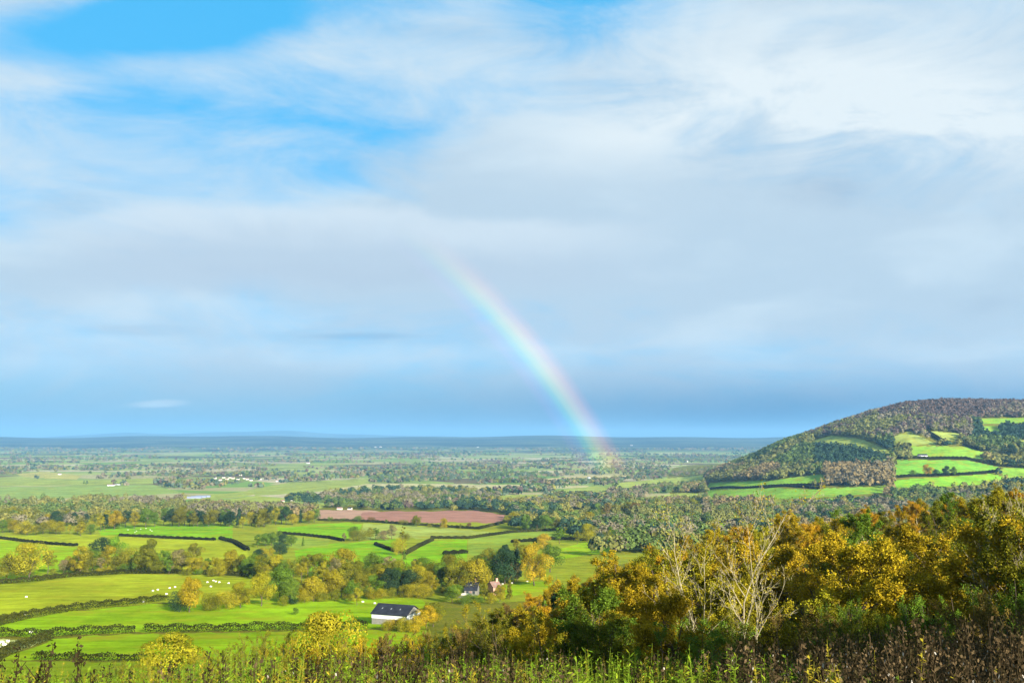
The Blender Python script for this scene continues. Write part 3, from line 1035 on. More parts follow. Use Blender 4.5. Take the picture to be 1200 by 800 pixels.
# ---- trees around the farmhouse
T3, G3 = 'around the farmhouse', 'trees around the farmhouse'
plant_px(560, 696, 652, 'oak', 'yellow green', T3, G3)
plant_px(572, 678, 640, 'ash', 'olive green', T3, G3)
plant_px(592, 684, 640, 'oak', 'dark green', T3, G3)
plant_px(606, 680, 640, 'conifer', 'dark green', T3, G3)
plant_px(626, 686, 634, 'oak', 'golden', T3, G3, 'big rounded golden tree right of the farmhouse', 0.8)
plant_px(608, 672, 638, 'oak', 'olive green', T3, G3)
plant_px(540, 692, 655, 'oak', 'yellow green', T3, G3)
plant_px(645, 670, 636, 'oak', 'mid green', T3, G3)
for px, yb, yt, kd in ((536, 704, 688, 'ash'), (530, 706, 684, 'oak'), (549, 706, 694, 'bush'), (560, 707, 696, 'bush'), (568, 703, 682, 'ash'), (575, 707, 693, 'bush'), (586, 705, 684, 'oak'), (597, 702, 676, 'conifer'), (545, 708, 697, 'bush')):
    plant_px(px, yb, yt, kd, RND.choice(['yellow green', 'olive green', 'golden', 'mid green']), T3, G3)
row([(560, 660), (600, 650), (640, 640), (680, 636)], 9, 12, 22, MIXK, MIXC, T3, G3, 3)
# ---- mid field trees
T4, G4 = 'among the mid pastures', 'trees among the bright mid pastures'
plant_px(472, 647, 616, 'poplar', 'olive green', T4, G4, 'lone slim poplar standing between two vivid green pastures')
plant_px(467, 650, 628, 'bush', 'yellow green', T4, G4, 'pale bush at the foot of the lone poplar', 0.6)
plant_px(474, 656, 643, 'conifer', 'mid green', T4, G4)
row([(400, 635), (430, 633), (460, 632), (476, 632)], 8, 10, 19, {'oak': 2, 'ash': 2, 'bush': 2}, {'grey olive': 2, 'olive green': 2, 'mid green': 2}, T4, G4, 1.5)
plant_px(355, 640, 628, 'conifer', 'mid green', T4, G4, 'small pointed tree alone in a green paddock')
row([(300, 642), (330, 636), (345, 640)], 6, 10, 17, MIXK, {'olive green': 2, 'dark green': 1, 'mid green': 1}, T4, G4, 2)
row([(330, 660), (400, 660), (450, 668), (540, 668)], 9, 7, 16, MIXK, MIXC, T4, G4, 3)
row([(285, 668), (310, 655), (330, 648)], 6, 10, 18, MIXK, {'dark green': 1, 'olive green': 2, 'yellow green': 2}, T4, G4, 2)
# red field hedge
T5, G5 = 'before the red field', 'trees in the hedge before the red ploughed field'
plant_px(488, 617, 603, 'oak', 'olive green', T5, G5, 'largest round tree on the near edge of the red field')
plant_px(520, 619, 606, 'bush', 'golden', T5, G5, 'golden bush on the near edge of the red field', 0.8)
row([(372, 610), (420, 611), (500, 617), (560, 620)], 11, 4, 8, {'bush': 2, 'ash': 1}, {'olive green': 2, 'russet brown': 1, 'mid green': 1}, T5, G5, 0.7)
# ---- trees on the left behind the far pasture
T6, G6 = 'behind the far pasture', 'trees in the belt behind the far sheep pasture'
row([(200, 616), (235, 616), (272, 616)], 12, 15, 24, {'oak': 3, 'ash': 2}, {'mid green': 3, 'olive green': 3, 'dark green': 1}, T6, G6, 1)
row([(275, 618), (300, 617), (325, 614), (372, 613)], 13, 13, 24, {'oak': 2, 'ash': 3, 'conifer': 1}, {'yellow green': 3, 'dark green': 1.5, 'mid green': 1, 'olive green': 2}, T6, G6, 1.5)
plant_px(134, 620, 597, 'oak', 'golden', T6, G6, 'bright golden round tree at the end of the far sheep pasture')
row([(100, 624), (118, 622), (150, 618), (195, 616)], 9, 13, 24, MIXK, {'golden': 0.2, 'mid green': 2, 'yellow green': 2, 'dark green': 1}, T6, G6, 1.5)
row([(0, 624), (50, 626), (108, 626)], 14, 9, 18, MIXK, {'yellow green': 3, 'olive green': 4, 'mid green': 1}, T6, G6, 2)
row([(0, 612), (60, 615), (130, 614)], 16, 12, 20, MIXK, {'yellow green': 3, 'golden': 0.15, 'dark green': 1, 'olive green': 4}, T6, G6, 3)
# ---- trees in the middle right
T7, G7 = 'in the middle woods', 'trees in the mixed woods of the middle distance'
plant_px(689, 636, 612, 'oak', 'yellow green', T7, G7, 'bright yellow green round tree beside a small green meadow', 0.8)
row([(690, 634), (720, 630), (745, 626)], 7, 10, 17, {'oak': 2, 'bush': 1}, {'mid green': 2, 'dark green': 1, 'olive green': 2}, T7, G7, 2)
row([(600, 620), (640, 622), (690, 618), (700, 606)], 14, 12, 22, MIXK, {'mid green': 2, 'olive green': 2, 'yellow green': 1, 'dark green': 0.6}, T7, G7, 3)
row([(700, 606), (730, 602), (770, 598), (820, 600)], 12, 10, 18, MIXK, {'grey olive': 2, 'olive green': 2, 'mid green': 1, 'russet brown': 0.7, 'dark green': 1}, T7, G7, 4)

# ---- near wooded slope on the right
T8, G8 = 'on the wooded slope at right', 'trees on the wooded slope at right'
ENV = np.array([(470, 745), (500, 728), (540, 722), (570, 716), (600, 706), (630, 694), (660, 678), (690, 664), (720, 656), (770, 646), (800, 634), (850, 619), (900, 606), (960, 604), (1020, 594), (1060, 582), (1110, 580), (1160, 574), (1200, 568), (1300, 560)], float)


def env_h(x, d):
    px = 600 + FPX * x / d
    return ray(px, np.interp(px, ENV[:, 0], ENV[:, 1]))[1] * d - float(height(x, d))


SPOT = []


def free(x, d, r):
    for a, b, c in SPOT:
        if (a - x) ** 2 + (b - d) ** 2 < (0.5 * (r + c)) ** 2:
            return False
    SPOT.append((x, d, r))
    return True


# the ones that stand out
def plant_top(px, d, ytop, *a, **k):
    return plant(px, d, float(ray(px, ytop)[1] * d - height(ray(px, HY)[0] * d, d)), *a, **k)


def plant_s(px, d, h, *a, **k):
    return plant(px, d, max(3.5, min(h, env_h(ray(px, HY)[0] * d, d))), *a, **k)


plant_top(872, 52, 560, 'bare', 'yellow green', T8, G8, label='tall nearly bare tree with two pale stems above golden slope')
plant_top(824, 56, 594, 'bare', 'yellow green', T8, G8, label='nearly bare multi branched pale tree left of the taller one')
plant_top(1168, 50, 562, 'bare', 'olive green', T8, G8, label='crooked pale bare tree near the right edge of the slope')
plant_s(668, 118, 13.5, 'birch', 'golden', T8, G8, label='bright golden plumed tree at left end of the wooded slope')
plant_s(652, 112, 8.5, 'birch', 'orange', T8, G8, label='short orange golden tree lowest on left of the slope')
plant_s(690, 108, 13.0, 'birch', 'orange', T8, G8, label='leaning orange gold plumed tree in front of dark conifers')
plant_s(745, 100, 15.0, 'birch', 'golden', T8, G8, label='broad golden plumed tree in the middle of the slope', wid=1.25)
plant_s(770, 97, 14.0, 'birch', 'orange', T8, G8, label='orange gold plumed tree right of the broad golden one', wid=1.2)
plant_s(652, 140, 15.0, 'conifer', 'dark green', T8, G8, label='dark conifer just left of the golden plumed tree')
plant_s(700, 122, 11.0, 'conifer', 'dark green', T8, G8)
plant_s(706, 150, 17, 'sallow', 'mid green', T8, G8, label='dark olive round crown with pale flecks behind golden trees')
plant_s(637, 130, 12, 'conifer', 'mid green', T8, G8)
placed = 0
for k in range(16000):
    if placed >= 225:
        break
    d = RND.uniform(46, 400)
    u = RND.uniform(-0.02, 0.63) if d < 260 else RND.uniform(0.13, 0.62)
    x = u * d
    hm = env_h(x, d)
    if hm < 4.5:
        continue
    h = min(RND.uniform(9, 16.5), hm * RND.uniform(0.86, 1.0))
    if h < 4 or not free(x, d, 4.0 + d * 0.017):
        continue
    px = 600 + FPX * u
    if px > 840:
        col = pick({'golden': 5, 'yellow green': 4, 'orange': 2, 'olive green': 4, 'dark green': 0.25, 'mid green': 0.8})
    elif 610 < px < 730 and RND.random() < 0.6:
        col = pick({'golden': 3, 'orange': 2})
    elif px > 730:
        col = pick({'olive green': 4, 'golden': 4, 'yellow green': 3, 'orange': 1.5, 'russet brown': 0.5})
    else:
        col = pick({'olive green': 3, 'yellow green': 3, 'golden': 2, 'mid green': 1, 'russet brown': 1})
    kd = pick({'birch': 6, 'sallow': 3}) if d > 70 else pick({'birch': 2, 'sallow': 3})
    if col == 'dark green':
        kd = 'conifer'
        h *= 0.75
    plant(0, d, h, kd, col, T8, G8, x=x, wid=RND.uniform(1.1, 1.5) if kd == 'birch' else 1.1)
    placed += 1

SPOT.clear()
placed = 0
for k in range(6000):
    if placed >= 85:
        break
    d = RND.uniform(40, 230)
    u = RND.uniform(0.02, 0.62)
    x = u * d
    hm = env_h(x, d)
    h = RND.uniform(3.5, 6.0)
    if hm < h or not free(x, d, 5.5 + d * 0.02):
        continue
    plant(0, d, h, 'thicket', pick({'olive green': 4, 'mid green': 3, 'russet brown': 1.2, 'yellow green': 2}), 'under the slope trees', 'bushes under the slope trees', x=x, wid=1.35)
    placed += 1
SPOT.clear()

# ---- shrubs behind the weeds
T9, G9 = 'behind the tall weeds', 'bushes behind the tall weeds'
plant(210, 128, 7.6, 'oak', 'yellow green', T9, G9, label='rounded yellow olive tree behind weeds at lower left', wid=1.25)
plant(388, 122, 10.5, 'oak', 'yellow green', T9, G9, label='large rounded yellow tree behind weeds left of the barn', wid=0.95)
plant(372, 116, 6.0, 'sallow', 'golden', T9, G9)
for px, d, h, c in [(160, 120, 4.5, 'olive green'), (185, 95, 4.0, 'yellow green'), (250, 118, 6.0, 'yellow green'), (280, 110, 6.0, 'olive green'),
                    (300, 120, 7.2, 'olive green'), (330, 105, 6.2, 'yellow green'), (345, 125, 7.0, 'olive green'), (420, 110, 7.5, 'yellow green'), (440, 100, 6.8, 'golden'),
                    (465, 95, 7.2, 'russet brown'), (495, 90, 6.5, 'golden'), (520, 100, 9.0, 'olive green'), (545, 85, 7.0, 'russet brown'),
                    (570, 92, 9.0, 'yellow green'), (595, 82, 7.5, 'olive green'), (620, 76, 6.5, 'russet brown'), (640, 90, 8.0, 'yellow green'),
                    (665, 72, 6.5, 'golden'), (690, 66, 5.6, 'olive green'), (715, 60, 5.2, 'yellow green'), (740, 70, 6.4, 'golden'),
                    (230, 70, 3.2, 'leaf green'), (270, 62, 3.0, 'yellow green'), (310, 58, 3.2, 'leaf green'), (360, 60, 3.6, 'olive green'), (400, 55, 3.0, 'yellow green'),
                    (445, 56, 3.4, 'olive green'), (490, 50, 3.3, 'leaf green'), (540, 48, 3.0, 'yellow green'), (590, 46, 3.0, 'olive green'),
                    (780, 56, 5.2, 'olive green'), (830, 52, 5.0, 'mid green'), (880, 48, 4.6, 'olive green'), (930, 46, 4.6, 'russet brown'),
                    (985, 44, 5.0, 'mid green'), (1040, 42, 5.0, 'olive green'), (1095, 40, 5.2, 'mid green'), (1150, 38, 5.2, 'russet brown'), (1195, 40, 6.0, 'mid green'),
                    (120, 80, 2.6, 'yellow green'), (60, 75, 2.2, 'leaf green'), (20, 70, 2.4, 'yellow green')]:
    plant(px, d, h, 'thicket', c, T9, G9, wid=RND.uniform(0.8, 1.05))

# ---- unseen trees added beside the viewpoint to cast shade on the lower right
T10, G10 = 'among the added shade trees by the viewpoint', 'unseen shade trees added by the viewpoint'
SPOT.clear()
n_ = 0
while n_ < 60:
    x = RND.uniform(14, 130)
    y = RND.uniform(-52, -7)
    if not 17.0 < x * 0.844 + y * 0.536 < 88 or not free(x, y, 6.5):
        if len(SPOT) > 200 or RND.random() < 0.002:
            break
        continue
    plant(0, y, RND.uniform(13, 18), 'sallow', 'olive green', T10, G10, x=x, label='unseen leafy tree added to shade the right slope', wid=1.1)
    n_ += 1

# ---- trees that stand out on the hill
T11, G11 = 'on the hill fields', 'single trees on the hill fields'
plant_px(1087, 557, 543, 'oak', 'orange', T11, G11, 'round orange tree on the hedge of a vivid hill field')
plant_px(1109, 557, 545, 'oak', 'dark green', T11, G11, 'dark round tree right of the orange hill tree')
plant_px(1118, 557, 546, 'oak', 'mid green', T11, G11)
plant_px(1070, 558, 550, 'oak', 'mid green', T11, G11)
plant_px(1097, 557, 549, 'bush', 'dark green', T11, G11)
plant_px(1157, 541, 529, 'oak', 'pale straw', T11, G11, 'pale straw coloured tree beside hill hedge')
plant_px(1185, 537, 519, 'oak', 'dark green', T11, G11, 'dark tree clump below the right hill edge')

# labels that tell planted repeats apart: colour, kind, rank from the left
ORD = ['first', 'second', 'third', 'fourth', 'fifth', 'sixth', 'seventh', 'eighth', 'ninth', 'tenth', 'eleventh', 'twelfth', 'thirteenth', 'fourteenth', 'fifteenth',
       'sixteenth', 'seventeenth', 'eighteenth', 'nineteenth', 'twentieth']
for t_, th_ in (('twenty', 'thirtieth'), ('thirty', 'fortieth'), ('forty', 'fiftieth'), ('fifty', 'sixtieth'), ('sixty', 'seventieth')):
    ORD += [t_ + '-' + o for o in ORD[:9]] + [th_]
from collections import defaultdict
byk = defaultdict(list)
for t in PLANTED:
    byk[(t[2], t[3], t[4])].append(t)
for (kind, colour, place), lst in byk.items():
    lst.sort(key=lambda t: t[1])
    for i, t in enumerate(lst):
        if len(lst) == 1:
            t[0]['label'] = f'only {colour} {KINDNAME[kind]} {place}'
        else:
            t[0]['label'] = f'{ORD[i]} {colour} {KINDNAME[kind]} from left {place}'


# ------------------------------------------------------------------ hedges
def hedge(line, hgt, width, colour, label, per_m=42.0):
    hgt, width = hgt * 1.12, width * 1.2
    rng = np.random.default_rng(int(line[0][0] * 7 + line[0][1] * 13) % 99991)
    pts = np.array([ground_at(*p)[:2] for p in line])
    seg = np.linalg.norm(np.diff(pts, axis=0), axis=1)
    cum = np.concatenate([[0], np.cumsum(seg)])
    Ltot = cum[-1]
    n = int(min(30000, max(300, Ltot * per_m * max(1.0, hgt))))
    s = rng.uniform(0, Ltot, n)
    x = np.interp(s, cum, pts[:, 0])
    y = np.interp(s, cum, pts[:, 1])
    nz = 0.9 + 0.07 * np.sin(s * 0.21 + 1.3) * np.sin(s * 0.057) + 0.12 * np.sin(s * 0.9)
    th = rng.uniform(0, math.pi, n)
    rr = np.sqrt(rng.uniform(0.45, 1.0, n))
    ox = np.cos(th) * rr * width * 0.5
    hh = np.sin(th) ** 0.6 * rr * hgt * nz
    tang = np.stack([np.interp(s + 1, cum, pts[:, 0]) - np.interp(s - 1, cum, pts[:, 0]), np.interp(s + 1, cum, pts[:, 1]) - np.interp(s - 1, cum, pts[:, 1])], 1)
    tang /= np.linalg.norm(tang, axis=1)[:, None] + 1e-9
    x = x - tang[:, 1] * ox
    y = y + tang[:, 0] * ox
    z = height(x, y) + hh
    P = np.stack([x, y, z], 1)
    size = 0.46 * max(0.75, float(np.mean(pts[:, 1])) / 400.0)
    o_ = np.stack([-tang[:, 1] * np.cos(th), tang[:, 0] * np.cos(th), np.sin(th)], 1)
    hgt_ = hgt
    c0 = P.mean(0)
    c0[2] = float(P[:, 2].min())
    V, Q = leaves(P - c0, size, rng, o_, 0.4)
    me = mesh_np('hedge', V, Q, M_LEAF, tint=np.clip(0.5 + 0.25 * np.sin(s * 0.05) + rng.normal(0, 0.2, n), 0, 1))
    o = link('hedge', me)
    o.location = c0
    o.color = (*colour, 1)
    tag(o, label, 'hedge', 'field hedges')
    return o


HD = (0.019, 0.022, 0.005)
HO = (0.036, 0.040, 0.007)
hedge([(-40, 743), (0, 732), (32, 724), (75, 717), (125, 711), (196, 704)], 2.6, 2.6, HO, 'curving dark hedge under the long sheep pasture')
hedge([(-40, 747), (0, 746), (50, 746), (110, 743), (158, 741)], 2.3, 2.4, HD, 'dark hedge across lower left above the pale paddock')
hedge([(168, 741), (250, 740), (300, 739), (355, 738), (430, 735)], 2.3, 2.4, HD, 'dark hedge continuing past a gap towards the barn')
hedge([(58, 748), (30, 758), (0, 770), (-30, 784)], 2.0, 2.2, HO, 'diagonal hedge between pale paddock and lime field')
hedge([(40, 773), (100, 774), (180, 774)], 1.6, 2.0, HD, 'short dark hedge at the bottom of the lime field')
hedge([(-30, 687), (0, 684), (40, 681), (80, 676), (150, 672), (230, 672), (300, 676)], 2.4, 3.0, HO, 'hedge along the top of the long sheep pasture')
hedge([(0, 631), (30, 635), (60, 638), (90, 640)], 2.0, 2.4, HD, 'thin dark hedge under the dull meadow at far left')
hedge([(140, 628), (200, 631), (252, 633)], 2.2, 2.6, HD, 'dark hedge along the lower edge of bright far pasture')
hedge([(258, 632), (275, 636), (290, 645)], 2.6, 3.0, HD, 'dark hedge down the right side of far sheep pasture')
hedge([(327, 625), (360, 628), (388, 631), (402, 634)], 2.2, 2.6, HD, 'dark diagonal hedge below the bright pasture with poplar behind')
hedge([(372, 610), (420, 611), (500, 616), (560, 620), (592, 612)], 2.4, 3.0, HO, 'brownish hedge along near edge of the red field')
hedge([(440, 638), (462, 646), (470, 648)], 2.0, 2.4, HD, 'short hedge running to the lone poplar')
hedge([(474, 650), (490, 641), (507, 633)], 2.4, 2.6, HO, 'hedge slanting up right from the lone poplar')
hedge([(505, 631), (550, 631), (600, 624), (660, 621)], 2.2, 2.6, HO, 'hedge between the olive meadow and pale green field')
hedge([(520, 650), (547, 648)], 2.6, 3.0, HD, 'short dark hedge at the corner of right vivid pasture')
hedge([(600, 636), (650, 632), (690, 634)], 2.4, 3.0, HD, 'dark hedge below the pale green field')
hedge([(650, 582), (700, 583), (740, 578)], 3.0, 4.0, HD, 'dark hedge below the field by the sheds')
hedge([(826, 574), (870, 572), (900, 570), (960, 573)], 3.0, 4.0, HD, 'long dark hedge across the hillfoot fields')
hedge([(800, 616), (865, 610)], 2.6, 3.0, HD, 'dark hedge between the yellow green strips')
hedge([(895, 572), (945, 569), (1000, 568), (1046, 567)], 3.5, 5.0, HD, 'hedge below the russet wood on the hill')
hedge([(1046, 560), (1090, 558), (1130, 556), (1167, 553)], 3.5, 5.0, HD, 'hedge with round trees between two vivid hill fields')
hedge([(1048, 537), (1090, 538), (1132, 538), (1170, 546), (1200, 548)], 4.0, 6.0, HO, 'hedge under the hill farm')
hedge([(1066, 522), (1045, 535), (1046, 560)], 5.0, 7.0, HD, 'dark hedge down the left edge of the hill fields')
hedge([(1082, 504), (1100, 515), (1110, 521)], 5.0, 7.0, HD, 'hedge descending between upper hill fields')
hedge([(1130, 522), (1150, 528), (1180, 525), (1200, 521)], 5.0, 8.0, HD, 'hedge curving round the right hill fields')

# ------------------------------------------------------------------ woodland masses (uncountable, far)
PAL = {'brown': (0.105, 0.075, 0.062), 'grey': (0.16, 0.14, 0.085), 'olive': (0.14, 0.145, 0.04), 'green': (0.085, 0.125, 0.03), 'pine': (0.03, 0.06, 0.035), 'russet': (0.19, 0.145, 0.065),
       'yellow': (0.19, 0.18, 0.04), 'blue': (0.08, 0.115, 0.07)}


def patchy(x, y, k, seed):
    v = np.sin(x / 71.0 + seed) + np.sin(y / 83.0 - seed * 2) + np.sin((x + y) / 47.0 + seed) + np.sin((x - y) / 133.0 + 3 * seed)
    return int(np.clip((v / 5.0 + 0.5) * k + RND.uniform(-0.8, 0.8), 0, k - 1))


def mass(name, X, Y, Hh, Wd, Cc, nl, label, seed):
    rng = np.random.default_rng(seed)
    n = len(X)
    Z = height(X, Y)
    dirs = rng.normal(size=(n, nl, 3))
    dirs[..., 2] = np.abs(dirs[..., 2]) * 0.9 - 0.15
    dirs /= np.linalg.norm(dirs, axis=2)[..., None]
    rad = rng.uniform(0.75, 1.05, (n, nl, 1))
    P = np.stack([X, Y, Z + Hh * 0.42], 1)[:, None, :] + dirs * rad * np.stack([Wd * 0.5, Wd * 0.5, Hh * 0.58], 1)[:, None, :]
    size = np.repeat((Wd * 0.5)[:, None] * (1.55 / math.sqrt(nl / 8.0)), nl, 1)
    V, Q = leaves(P.reshape(-1, 3), size.ravel(), rng, dirs.reshape(-1, 3), 0.6, 0.8)
    col = np.repeat(Cc[:, None, :] * rng.uniform(0.86, 1.14, (n, nl, 1)), nl if False else 1, 1).reshape(-1, 3)
    o = link(name, mesh_np(name, V, Q, M_LEAFC, color=col))
    tag(o, label, 'woodland', kind='stuff')
    return o


rng = np.random.default_rng(77)
# hillside wood: everywhere on the hill that is not a field
n = 17000
ud = rng.uniform(0.19, 0.64, n)
dd = np.sqrt(rng.uniform(1230.0 ** 2, 2420.0 ** 2, n))
X, Y = ud * dd, dd
Z = height(X, Y)
hm = hill_mix(ud, dd)
pxh, pyh = to_px(X, Y, Z)
ok = hm > 0.04
for (l, c, p, mt) in ALLF:
    if not l.startswith('rough'):
        ok &= ~inside(pxh, pyh, p)
    if not l.startswith('rough'):
        for q_ in (2.0, 4.0, 5.5):
            ok &= ~inside(pxh, pyh - q_, p)
open_low = (pyh > 566) & (rng.uniform(size=n) < 0.5)
ok &= ~open_low
# gaps keep the lanes and field corners open between the farm fields
ok &= ~((pxh > 1048) & (pyh > 521) & (pyh < 570) & (rng.uniform(size=n) < 0.55))
X, Y, pxh, pyh = X[ok], Y[ok], pxh[ok], pyh[ok]
C = np.zeros((len(X), 3))
for i in range(len(X)):
    a, b = pxh[i], pyh[i]
    crest = np.interp(a, [830, 900, 950, 1000, 1060, 1200], [555, 522, 508, 489, 475, 476])
    r = float(np.clip(0.5 + (math.sin(X[i] / 62.0 + 1) + math.sin(Y[i] / 75.0) + math.sin((X[i] - Y[i]) / 39.0)) / 5.0 + rng.uniform(-0.22, 0.22), 0, 0.999))
    if (955 < a < 1046 and 518 < b < 548) and b > 520 and r < 0.7:
        k = 'pine' if r < 0.5 else 'green'
    elif 965 < a < 1046 and b >= 543:
        k = 'russet' if r < 0.75 else 'grey'
    elif a < 915 and b > 548:
        k = 'russet' if r < 0.5 else 'olive'
    elif a < 990 and b > 513:
        k = 'green' if r < 0.45 else ('olive' if r < 0.85 else 'yellow')
    elif b - crest < 16 and a > 1030:
        k = 'brown' if r < 0.85 else 'grey'
    elif a > 1140 and b < 517:
        k = 'pine' if r < 0.6 else 'green'
    elif b < 515:
        k = 'grey' if r < 0.45 else ('brown' if r < 0.6 else 'olive')
    else:
        k = 'green' if r < 0.35 else ('olive' if r < 0.75 else ('yellow' if r < .88 else 'pine'))
    C[i] = PAL[k]
C *= rng.uniform(0.88, 1.15, (len(C), 1))
mass('hillside_woodland', X, Y, rng.uniform(8, 17, len(X)), rng.uniform(8, 14, len(X)), C, 34, 'dense autumn wood clothing the hill on the right', 1)

# far vale: hedgerow lines, belts and copses
HX, HYs = [], []


def strip(px, py, L, ang, sp):
    x, y, z = ground_at(px, py)
    m_ = int(max(3, L / sp))
    t = (np.arange(m_) + rng.uniform(-.3, .3, m_)) * L / m_ - L / 2
    keep = rng.uniform(size=m_) < 0.85
    HX.append(x + t[keep] * math.cos(ang) + rng.normal(0, 3, keep.sum()))
    HYs.append(y + t[keep] * math.sin(ang) + rng.normal(0, 3, keep.sum()))


for k in range(300):
    py = 519 + 75 * rng.uniform() ** 1.5
    px = rng.uniform(-60, 940) if py < 575 else rng.uniform(560, 860)
    if px > 800 and py > 545:
        continue
    strip(px, py, rng.uniform(80, 420) * (1 + max(0, 550 - py) / 22.0), rng.normal(0.0, 0.5) + (math.pi / 2 if rng.uniform() < 0.25 else 0), 12 + max(0, 550 - py) * 0.8)
X = np.concatenate(HX)
Y = np.concatenate(HYs)
# copses
for k in range(70):
    py = 517 + 42 * rng.uniform() ** 1.1
    px = rng.uniform(-60, 900)
    x, y, z = ground_at(px, py)
    s = 1 + max(0, 550 - py) / 12.0
    m_ = int(rng.uniform(30, 70))
    X = np.concatenate([X, x + rng.normal(0, 110 * s, m_)])
    Y = np.concatenate([Y, y + rng.normal(0, 45 * s, m_)])
ok = (Y > 1250) & (Y < 9500) & (np.abs(X / Y) < 0.7) & (hill_mix(X / Y, Y) < 0.1)
X, Y = X[ok], Y[ok]
zz = height(X, Y)
pxh, pyh = to_px(X, Y, zz)
ok = np.ones(len(X), bool)
for (l, c, p, mt) in ALLF:
    ok &= ~inside(pxh, pyh - 0.5, p)
X, Y = X[ok], Y[ok]
kk = rng.choice(list(PAL), len(X), p=[.05, .30, .17, .15, .06, .02, .02, .23])
C = np.array([PAL[k] for k in kk]) * rng.uniform(0.85, 1.1, (len(X), 1))
sz = np.maximum(1.0, Y / 4200.0)
mass('vale_woodland', X, Y, rng.uniform(8, 15, len(X)) * np.minimum(sz, 1.4), rng.uniform(9, 14, len(X)) * sz, C, 12, 'far hedgerow trees and copses across the hazy vale', 2)

# woods of the middle distance beyond the ploughed land
zones = [([(335, 586), (375, 580), (440, 574), (520, 572), (600, 578), (700, 590), (690, 606), (610, 602), (560, 599), (440, 598), (400, 596), (345, 592)], 900, ['olive', 'grey', 'green', 'pine', 'yellow']),
         ([(595, 592), (650, 590), (710, 588), (780, 588), (830, 600), (800, 626), (745, 628), (755, 612), (700, 604), (690, 632), (600, 620)], 420, ['olive', 'green', 'yellow', 'green', 'pine', 'grey']),
         ([(-40, 590), (60, 588), (150, 586), (215, 586), (216, 612), (140, 613), (-40, 622)], 420, ['olive', 'green', 'yellow', 'olive', 'grey']),
         ([(215, 596), (300, 594), (370, 599), (370, 607), (215, 606)], 260, ['grey', 'olive', 'russet']),
         ([(700, 585), (760, 572), (830, 566), (830, 606), (780, 596)], 330, ['grey', 'green', 'olive', 'russet']),
         ([(760, 598), (830, 594), (1000, 589), (1180, 580), (1180, 600), (900, 610), (780, 626)], 480, ['olive', 'green', 'grey', 'pine', 'yellow', 'olive']),
         ([(690, 604), (790, 628), (870, 622), (900, 598), (1050, 591), (1230, 584), (1230, 640), (690, 652)], 1000, ['olive', 'yellow', 'green', 'grey', 'pine', 'olive', 'russet']),
         ([(690, 606), (770, 598), (800, 606), (795, 618), (700, 634)], 160, ['olive', 'green', 'grey']),
         ([(560, 566), (720, 560), (800, 552), (880, 545), (860, 556), (720, 568)], 260, ['olive', 'grey', 'green']),
         ([(430, 559), (700, 553), (700, 559), (430, 566)], 200, ['grey', 'blue', 'green'])]
XX_, YY_, CC_ = [], [], []
for poly, cnt, pal in zones:
    P = np.array(poly, float)
    got = 0
    while got < cnt:
        a = rng.uniform(P[:, 0].min(), P[:, 0].max(), 400)
        b = rng.uniform(P[:, 1].min(), P[:, 1].max(), 400)
        s = inside(a, b, poly)
        for (l, c, p, mt) in ALLF:
            if not l.startswith('rough'):
                s &= ~inside(a, b, p)
        for px, py in zip(a[s], b[s]):
            if got >= cnt:
                break
            # clumps: leave glades
            if math.sin(px * 0.16 + py * 0.5) + math.sin(px * 0.043 - py * 0.7) < -0.75:
                continue
            x, y, z = ground_at(px, py)
            if y < 430:
                got += 1
                continue
            XX_.append(x)
            YY_.append(y)
            CC_.append(np.array(PAL[pal[patchy(x, y, len(pal), 1.7)]]) * rng.uniform(0.9, 1.12))
            got += 1
        if not s.any():
            break
X, Y, C = np.array(XX_), np.array(YY_), np.array(CC_)
mass('distant_woodland', X, Y, rng.uniform(9, 16, len(X)), rng.uniform(9, 15, len(X)), C, 130, 'mixed woods in the middle distance beyond the ploughed fields', 3)

# ------------------------------------------------------------------ buildings
M_SLATE = plain('slate_roof', (0.016, 0.019, 0.026), 0.8, 0.3, 0.5, 0.12)
M_WHITE = plain('white_cladding', (0.46, 0.48, 0.49), 0.6, 0.05, 0.8)
M_BLOCK = plain('grey_blockwork', (0.15, 0.145, 0.125), 0.9, 0.15, 1.5)
M_BRICK = plain('brick_wall', (0.42, 0.23, 0.16), 0.9, 0.15, 2.0)
M_RENDER = plain('pale_render', (0.46, 0.42, 0.35), 0.9, 0.08, 1.0)
M_TILE = plain('tile_roof', (0.18, 0.11, 0.085), 0.8, 0.2, 1.5)
M_GLASS = plain('dark_window', (0.03, 0.035, 0.04), 0.15, 0.05, 1.0, 0.5)
M_LIGHT = plain('skylight_panel', (0.16, 0.17, 0.18), 0.5, 0.1, 1.0)
M_POLY = plain('polythene', (0.16, 0.18, 0.24), 0.6, 0.08, 0.2)

x, y, z = ground_at(464, 730)
zf = z
b = empty('barn', (x, y, z), math.radians(-20))
tag(b, 'dark roofed barn with white fascia band beside lime pasture', 'barn')
w, dp = 5.8, 4.5
wl = MB()
wl.box(-w, w, -dp, dp, -1.5, 2.0)
wl.prism([(-w, -dp, 3.25), (-w, dp, 3.25), (-w, 0, 5.4)], [(-w + 0.2, -dp, 3.25), (-w + 0.2, dp, 3.25), (-w + 0.2, 0, 5.4)])
wl.prism([(w - 0.2, -dp, 3.25), (w - 0.2, dp, 3.25), (w - 0.2, 0, 5.4)], [(w, -dp, 3.25), (w, dp, 3.25), (w, 0, 5.4)])
link('wall', wl.mesh('barn_wall', M_BLOCK), b)
link('fascia', MB().box(-w - 0.06, w + 0.06, -dp - 0.06, dp + 0.06, 2.0, 3.25).mesh('barn_fascia', M_WHITE), b)
rf = MB()
